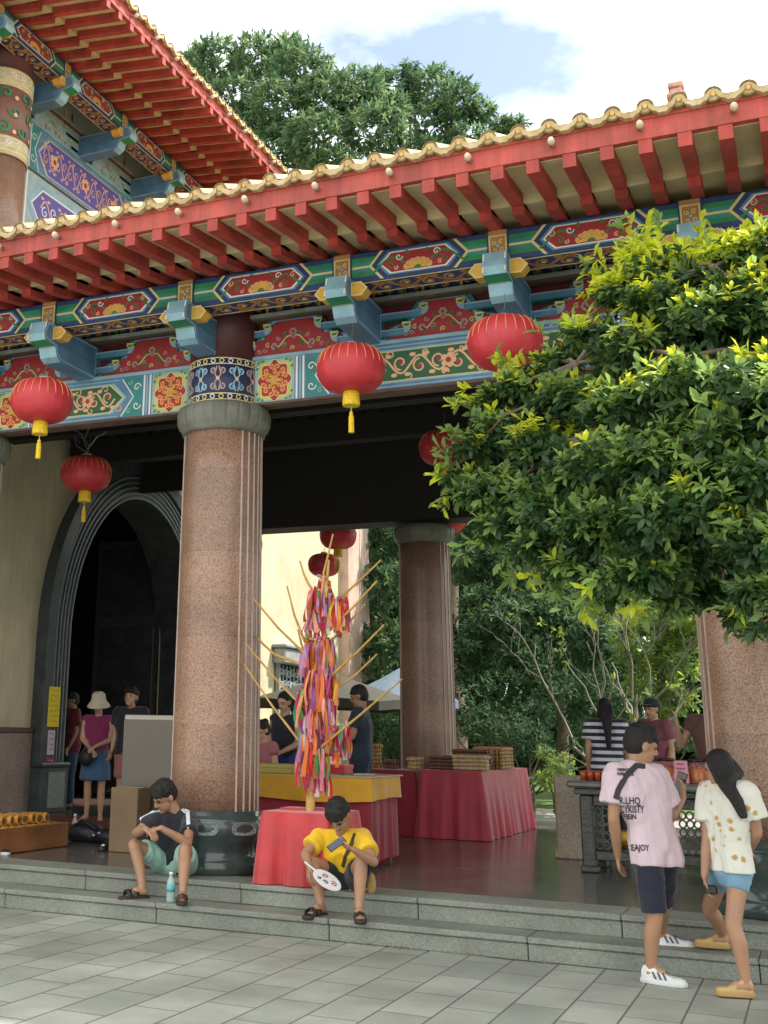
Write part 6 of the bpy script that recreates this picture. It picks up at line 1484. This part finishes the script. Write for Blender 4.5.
# clumps read from the outline of the crown; each has its own depth and size
cl = [(640, 262, 8.0, 24), (690, 262, 8.1, 28), (745, 262, 7.9, 34), (612, 292, 8.0, 22), (660, 305, 7.7, 34), (715, 320, 7.5, 42), (768, 320, 7.6, 44), (590, 335, 7.9, 26), (630, 350, 7.5, 36), (560, 360, 7.9, 22), (520, 390, 8.0, 26), (570, 400, 7.6, 34), (620, 410, 7.3, 40), (680, 390, 7.1, 46), (745, 385, 7.0, 50),
      (485, 402, 8.05, 18), (500, 430, 7.9, 28), (472, 445, 7.8, 22), (545, 445, 7.5, 36), (600, 465, 7.2, 42), (660, 460, 7.0, 46), (725, 450, 6.9, 48), (465, 480, 7.75, 20), (495, 490, 7.6, 30), (545, 505, 7.3, 38), (600, 525, 7.1, 40), (655, 520, 6.9, 42), (715, 505, 6.8, 42), (765, 470, 6.7, 40),
      (500, 525, 7.5, 22), (535, 548, 7.3, 26), (575, 568, 7.1, 26), (615, 575, 6.9, 28), (655, 572, 6.9, 28), (690, 560, 7.0, 24), (760, 628, 6.7, 20), (738, 615, 7.5, 22), (668, 596, 7.2, 18), (610, 598, 7.1, 16), (765, 540, 6.6, 36), (768, 590, 6.6, 30), (775, 250, 7.7, 34), (800, 400, 6.8, 60), (800, 300, 7.4, 50), (720, 545, 7.6, 30), (745, 590, 7.7, 28), (700, 590, 7.8, 22), (705, 278, 7.7, 30), (745, 292, 7.5, 32), (675, 270, 7.8, 26), (735, 250, 7.7, 24), (625, 285, 7.8, 22)]
blobs = []
for (px, py, Y, R_) in cl:
    p = at(px, py, Y); rr_ = R_*1.02/(FPX/(p-CAMLOC).length*1.0); blobs.append((tuple(p), (rr_*1.15, rr_*1.25, rr_*.82)))
n_seen = len(blobs)
for (x, y, z) in ((1.2, 7.0, 3.7), (1.8, 6.7, 3.8), (2.5, 6.8, 3.5), (1.0, 6.7, 3.0), (1.8, 6.4, 3.0), (2.6, 6.6, 2.9), (1.5, 7.7, 3.8), (2.3, 7.7, 3.7), (1.9, 7.6, 3.0)): blobs.append(((x, y, z), (.46, .48, .36)))
P, D, H = blob_points(blobs, 900, .25)
from mathutils import noise as NZ
gap = np.array([NZ.noise(V(p)*2.6) for p in P]); keep = (rng.random(len(P)) > .06) & ((gap > np.where(P[:, 2] > 4.2, -.6, -.12)) | (rng.random(len(P)) < .30)); P, D, H = P[keep], D[keep], H[keep]
# new growth on the sunny upper outside; it thins lower in the crown
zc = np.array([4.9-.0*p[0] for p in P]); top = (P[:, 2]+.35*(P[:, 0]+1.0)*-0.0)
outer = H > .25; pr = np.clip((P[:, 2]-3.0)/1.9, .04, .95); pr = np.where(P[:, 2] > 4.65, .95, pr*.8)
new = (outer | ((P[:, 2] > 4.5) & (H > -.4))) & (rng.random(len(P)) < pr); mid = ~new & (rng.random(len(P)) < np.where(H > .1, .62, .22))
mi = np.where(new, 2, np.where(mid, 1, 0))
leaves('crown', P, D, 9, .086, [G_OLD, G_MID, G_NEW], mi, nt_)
# long outreaching shoots along the left and bottom edge
SP_, SD_ = [], []
for (px, py, Y, dx, dz, L_) in ((445, 470, 7.7, -.9, .1, .16), (455, 440, 7.8, -.8, .5, .14), (470, 405, 8.0, -.7, .6, .14), (505, 365, 8.0, -.7, .6, .14), (560, 325, 8.0, -.8, .5, .14), (597, 275, 8.05, -.8, .5, .16), (628, 240, 8.1, -.4, .9, .16), (655, 235, 8.1, -.2, 1, .14), (700, 238, 8.1, .1, 1, .12), (540, 375, 7.9, -.6, .7, .12),
                                (452, 500, 7.6, -.8, -.3, .14), (480, 540, 7.5, -.7, -.5, .14), (520, 570, 7.3, -.5, -.8, .14), (560, 590, 7.1, -.3, -.9, .12), (600, 600, 7.0, -.2, -1, .12), (640, 602, 6.9, .1, -1, .12), (745, 600, 6.7, -.6, -.4, .2), (735, 360, 7.0, -.9, .2, .2), (745, 520, 6.6, -.8, .0, .2), (720, 425, 6.7, -.9, .1, .16)):
    p = at(px, py, Y)
    for k in range(7):
        SP_.append(np.array(p)+rng.normal(size=3)*.05+np.array([dx, 0, dz])*L_*(k/6-.3)); SD_.append(np.array([dx, -.25, dz])+rng.normal(size=3)*.25)
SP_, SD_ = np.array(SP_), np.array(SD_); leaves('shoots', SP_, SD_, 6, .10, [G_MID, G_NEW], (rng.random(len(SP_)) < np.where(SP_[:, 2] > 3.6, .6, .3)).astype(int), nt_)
mb = MB(); limb(mb, (1.9, 7.1, -.05), (1.75, 7.2, 2.4), .17, .13, .02, 1); hub = V((1.75, 7.2, 2.4))
trk = mb.build('trunk', nt_); mb = MB()
mains = [V(p_) for p_ in ((.9, 7.3, 3.7), (.3, 7.4, 3.7), (.5, 7.1, 3.1), (1.7, 7.2, 3.7), (2.5, 7.0, 3.4), (1.4, 6.8, 3.7), (2.3, 7.6, 3.6))]
for i, p_ in enumerate(mains): limb(mb, hub, p_, .075, .04, .10, i, None, 6)
subs = []
for i, p_ in enumerate(((-.3, 7.5, 4.4), (-.6, 7.3, 3.8), (-.5, 7.1, 3.2), (.1, 7.5, 4.3), (-1.2, 7.6, 3.9), (-1.2, 7.3, 3.3))):
    p_ = V(p_); q_ = min(mains, key=lambda m_: (m_-p_).length); limb(mb, q_, p_, .028, .014, .10, i+20, None, 6); subs.append(p_)
for i in range(0, len(blobs)):
    c = V(blobs[i][0]); q_ = min(mains+subs, key=lambda m_: (m_-c).length); limb(mb, q_, c, .018, .005, .12, i+50, None, 5)
mb.build('branches', nt_)
# --- shade trees behind, in front of the sky
def bigtree(name, label, base, trunk_h, blobs, dens, size, per, mats, split, group=None, tr=.3, shell=.6, tmpl=LT2, part='crown'):
    root = thing(name, label, 'tree', base, group); P, D, H = blob_points(blobs, dens, shell); k_ = rng.random(len(P)) > .12; P, D, H = P[k_], D[k_], H[k_]
    mi = (rng.random(len(P)) < split).astype(int) if len(mats) == 2 else rng.integers(0, len(mats), len(P)); leaves(part, P, D, per, size, mats, mi, root, tmpl)
    mb = MB(); top = V((base[0], base[1], base[2]+trunk_h)); limb(mb, V(base)-V((0, 0, .2)), top, tr, tr*.7, .03, 3); mb.build('trunk', root); mb = MB()
    for i, (c, r_) in enumerate(blobs[::2]): limb(mb, top, c, tr*.4, tr*.08, .08, i)
    mb.build('limbs', root); return root
T_A = leaf_mat('backdrop_leaf_dark', (.065, .13, .065), .28); T_B = leaf_mat('backdrop_leaf_light', (.13, .21, .095), .38); T_C = leaf_mat('backdrop_leaf_deep', (.04, .085, .035), .2); T_D = leaf_mat('backdrop_leaf_yellow_green', (.20, .28, .05), .45)  # T_D is a yellow-green foliage colour
def px_blobs(lst, seed=0, k=1.0):
    out = []
    for (px, py, Y, R_) in lst:
        p = at(px, py, Y); r_ = R_*k*(p-CAMLOC).length/FPX; out.append((tuple(p), (r_, r_*1.05, r_*.8)))
    return out
tb = px_blobs([(215, 62, 36, 30), (262, 60, 36, 32), (300, 70, 35, 34), (235, 100, 35, 32), (280, 110, 34, 36), (330, 100, 34, 36), (318, 140, 33, 36), (375, 130, 34, 34), (355, 90, 35, 30), (280, 150, 34, 34), (335, 170, 33, 30), (200, 60, 37, 18), (390, 110, 35, 22), (290, 48, 36, 18), (250, 130, 35, 30), (240, 170, 35, 30)])
bigtree('shade_tree', 'large round topped green tree rising behind the roofs, left of the other tree top', (-14.5, 35.5, .3), 14, tb, 62, .30, 7, [T_A, T_B], .5, 'tall trees behind the temple', .45)
tb = px_blobs([(400, 90, 38, 26), (430, 88, 38, 28), (455, 100, 37, 26), (435, 125, 37, 30), (480, 112, 38, 18), (505, 132, 38, 20), (470, 145, 37, 28), (420, 160, 36, 28), (515, 125, 38, 14), (375, 78, 39, 14), (410, 70, 38, 12)])
bigtree('shade_tree', 'dark green tree top behind the porch roof, right of the big round tree', (-10.5, 38, .3), 15, tb, 62, .30, 7, [T_A, T_B], .4, 'tall trees behind the temple', .4)
# --- dense planting seen through the porch
specs = [('bushy_tree', 'deep green drooping tree between the corner of the cream wall and the rear column', [(372, 545, 30, 34), (392, 580, 29, 30), (365, 600, 30, 30), (385, 640, 29, 30), (372, 500, 31, 40), (395, 520, 30, 36), (375, 680, 29, 24), (400, 720, 29, 34), (380, 740, 29, 26)], T_A, T_B, .35, .22),
         ('bushy_tree', 'dense green tree just right of the rear granite column', [(470, 560, 27, 36), (490, 610, 26, 36), (470, 640, 26, 34), (510, 560, 27, 36), (520, 610, 27, 34), (480, 680, 26, 30), (500, 500, 28, 44), (460, 520, 28, 40)], T_C, T_A, .45, .16),
         ('bushy_tree', 'shaded tree with hanging foliage behind the bare shrub', [(540, 570, 29, 40), (560, 620, 28, 40), (545, 670, 28, 32), (585, 580, 29, 40), (590, 640, 29, 36), (520, 660, 28, 30)], T_C, T_A, .5, .17),
         ('weeping_tree', 'light green weeping tree left of the right granite column', [(640, 640, 24, 34), (665, 610, 24, 36), (680, 660, 24, 28), (650, 680, 24, 26), (690, 620, 24, 30), (625, 600, 25, 34), (675, 700, 24, 22)], T_B, T_D, .5, .14),
         ('bushy_tree', 'tree filling the gap above the bare shrub under the hanging crown', [(600, 540, 33, 60), (660, 540, 33, 60), (540, 520, 33, 60), (480, 450, 34, 70), (720, 560, 33, 60), (760, 600, 33, 60)], T_C, T_A, .5, .24)]
for i, (nm, lab, lst, ma_, mb_, sp, sz) in enumerate(specs):
    bl = px_blobs(lst); cx = sum(b[0][0] for b in bl)/len(bl); cy = sum(b[0][1] for b in bl)/len(bl); bigtree(nm, lab, (cx, cy, .2), 3.0, bl, 130 if sz < .2 else 80, sz, 8, [ma_, mb_], sp, 'planting seen through the porch', .16, .35)
# the far wood reads as one mass
wood = thing('far_wood', 'dark wood closing the view far behind the porch', 'wood', (-8, 44, 0)); wood['kind'] = 'stuff'
bl = []; r = random.Random(31)
for i in range(13):
    for j in range(5): bl.append(((-24+2.5*i+r.uniform(-1, 1), 44+r.uniform(-2, 3), 1.5+2.6*j+r.uniform(-.8, .8)), (2.1, 1.9, 1.8)))
P, D, H = blob_points(bl, 120, .2); leaves('foliage', P, D, 7, .62, [T_C, T_A], (rng.random(len(P)) < .25).astype(int), wood, LT2, 1.4)
mb = MB()
for i in range(12): limb(mb, (-23+2.6*i, 45, -.2), (-23+2.6*i+r.uniform(-1, 1), 45, 11), .3, .12, .04, i)
mb.build('trunks', wood)
# low clipped bushes at lawn level
def bush(label, lst, ma_, mb_, sp, dens=420, sz=.075):
    bl = px_blobs(lst); c = bl[0][0]; root = thing('bush', label, 'bush', (c[0], c[1], .1), 'bushes behind the porch'); P, D, H = blob_points(bl, dens, .4); leaves('foliage', P, D, 7, sz, [ma_, mb_], (rng.random(len(P)) < sp).astype(int), root, LT2)
    mb = MB(); 
    for k, (q_, r_) in enumerate(bl): limb(mb, (c[0], c[1], .0), q_, .03, .008, .1, k)
    mb.build('stems', root)
bush('bright green leafy bush low between the far red table and the stone block', [(560, 765, 20.5, 16), (548, 780, 20.3, 14), (572, 785, 20.4, 12), (545, 752, 20.6, 10)], T_B, T_D, .5)
bush('dark bush in shade left of the bare shrub', [(530, 740, 23, 24), (505, 730, 23.5, 26), (480, 725, 24, 24), (535, 715, 24, 20)], T_C, T_A, .3, 200, .11)
bush('dark undergrowth behind the bamboo stacks', [(508, 690, 27.5, 30), (620, 690, 27.5, 34), (640, 660, 28, 30), (480, 655, 28, 30), (470, 700, 25, 34), (500, 690, 25.5, 34), (440, 720, 25, 30), (560, 700, 25.5, 34), (600, 700, 25.6, 34), (590, 740, 24, 26), (640, 735, 24, 24), (520, 660, 26, 34)], T_C, T_C, .3, 90, .16)
bush('olive bush behind the jars, right of the striped woman', [(640, 742, 19.5, 12), (668, 745, 19.5, 12), (625, 745, 19.6, 10), (690, 740, 19.6, 14)], T_A, T_B, .4, 380, .08)
bush('dark bush under the blue umbrella', [(385, 722, 27, 24), (395, 742, 26, 20), (370, 735, 27, 20)], T_C, T_A, .3, 200, .11)
# --- pale bare-branched shrub
bs = thing('bare_shrub', 'pale bare branched shrub with a few leaves behind the stone altar', 'shrub', tuple(at(618, 800, 18.6))); PB = mat('pale_bark', (.34, .33, .25), .8, .2, 12, .3, 30); r = random.Random(12)
mb = MB(); tips = []
def br(a, b, r0, r1, depth):
    P = [a]; n = 5
    for i in range(1, n+1):
        t = i/n; P.append(lerp(a, b, t)+V((r.uniform(-1, 1), r.uniform(-1, 1), r.uniform(-.4, .6)))*(b-a).length*.06)
    mb.tube(P, [r0+(r1-r0)*i/n for i in range(n+1)], PB, 6)
    if depth > 0:
        for k in range(3 if depth > 1 else 2):
            s_ = P[r.choice((2, 3, 4))]; d = (b-a).normalized(); nd = (d+V((r.uniform(-.9, .9), r.uniform(-.6, .6), r.uniform(-.1, .7)))).normalized(); br(s_, s_+nd*(b-a).length*r.uniform(.45, .7), r1*.95, r1*.45, depth-1)
    else: tips.append(P[-1])
Y_ = 18.6
for a, b, e in (((618, 800), (575, 745), (533, 640)), ((620, 800), (612, 720), (583, 640)), ((622, 800), (632, 700), (622, 615)), ((622, 800), (650, 700), (650, 625)), ((622, 800), (650, 715), (690, 640)), ((624, 800), (660, 735), (690, 690)), ((620, 800), (600, 700), (595, 610))):
    A, B_, E_ = at(*a, Y_), at(*b, Y_+r.uniform(-.3, .3)), at(*e, Y_+r.uniform(-.5, .5)); br(A, B_, .028, .018, 1); br(B_, E_, .018, .009, 3)
mb.build('branches', bs); P = np.array([tuple(t) for t in tips]); k_ = rng.random(len(P)) < .6
leaves('leaf_tufts', P[k_], rng.normal(size=(k_.sum(), 3))*.6+np.array([0, 0, .6]), 5, .11, [T_B, T_D], (rng.random(k_.sum()) < .5).astype(int), bs)
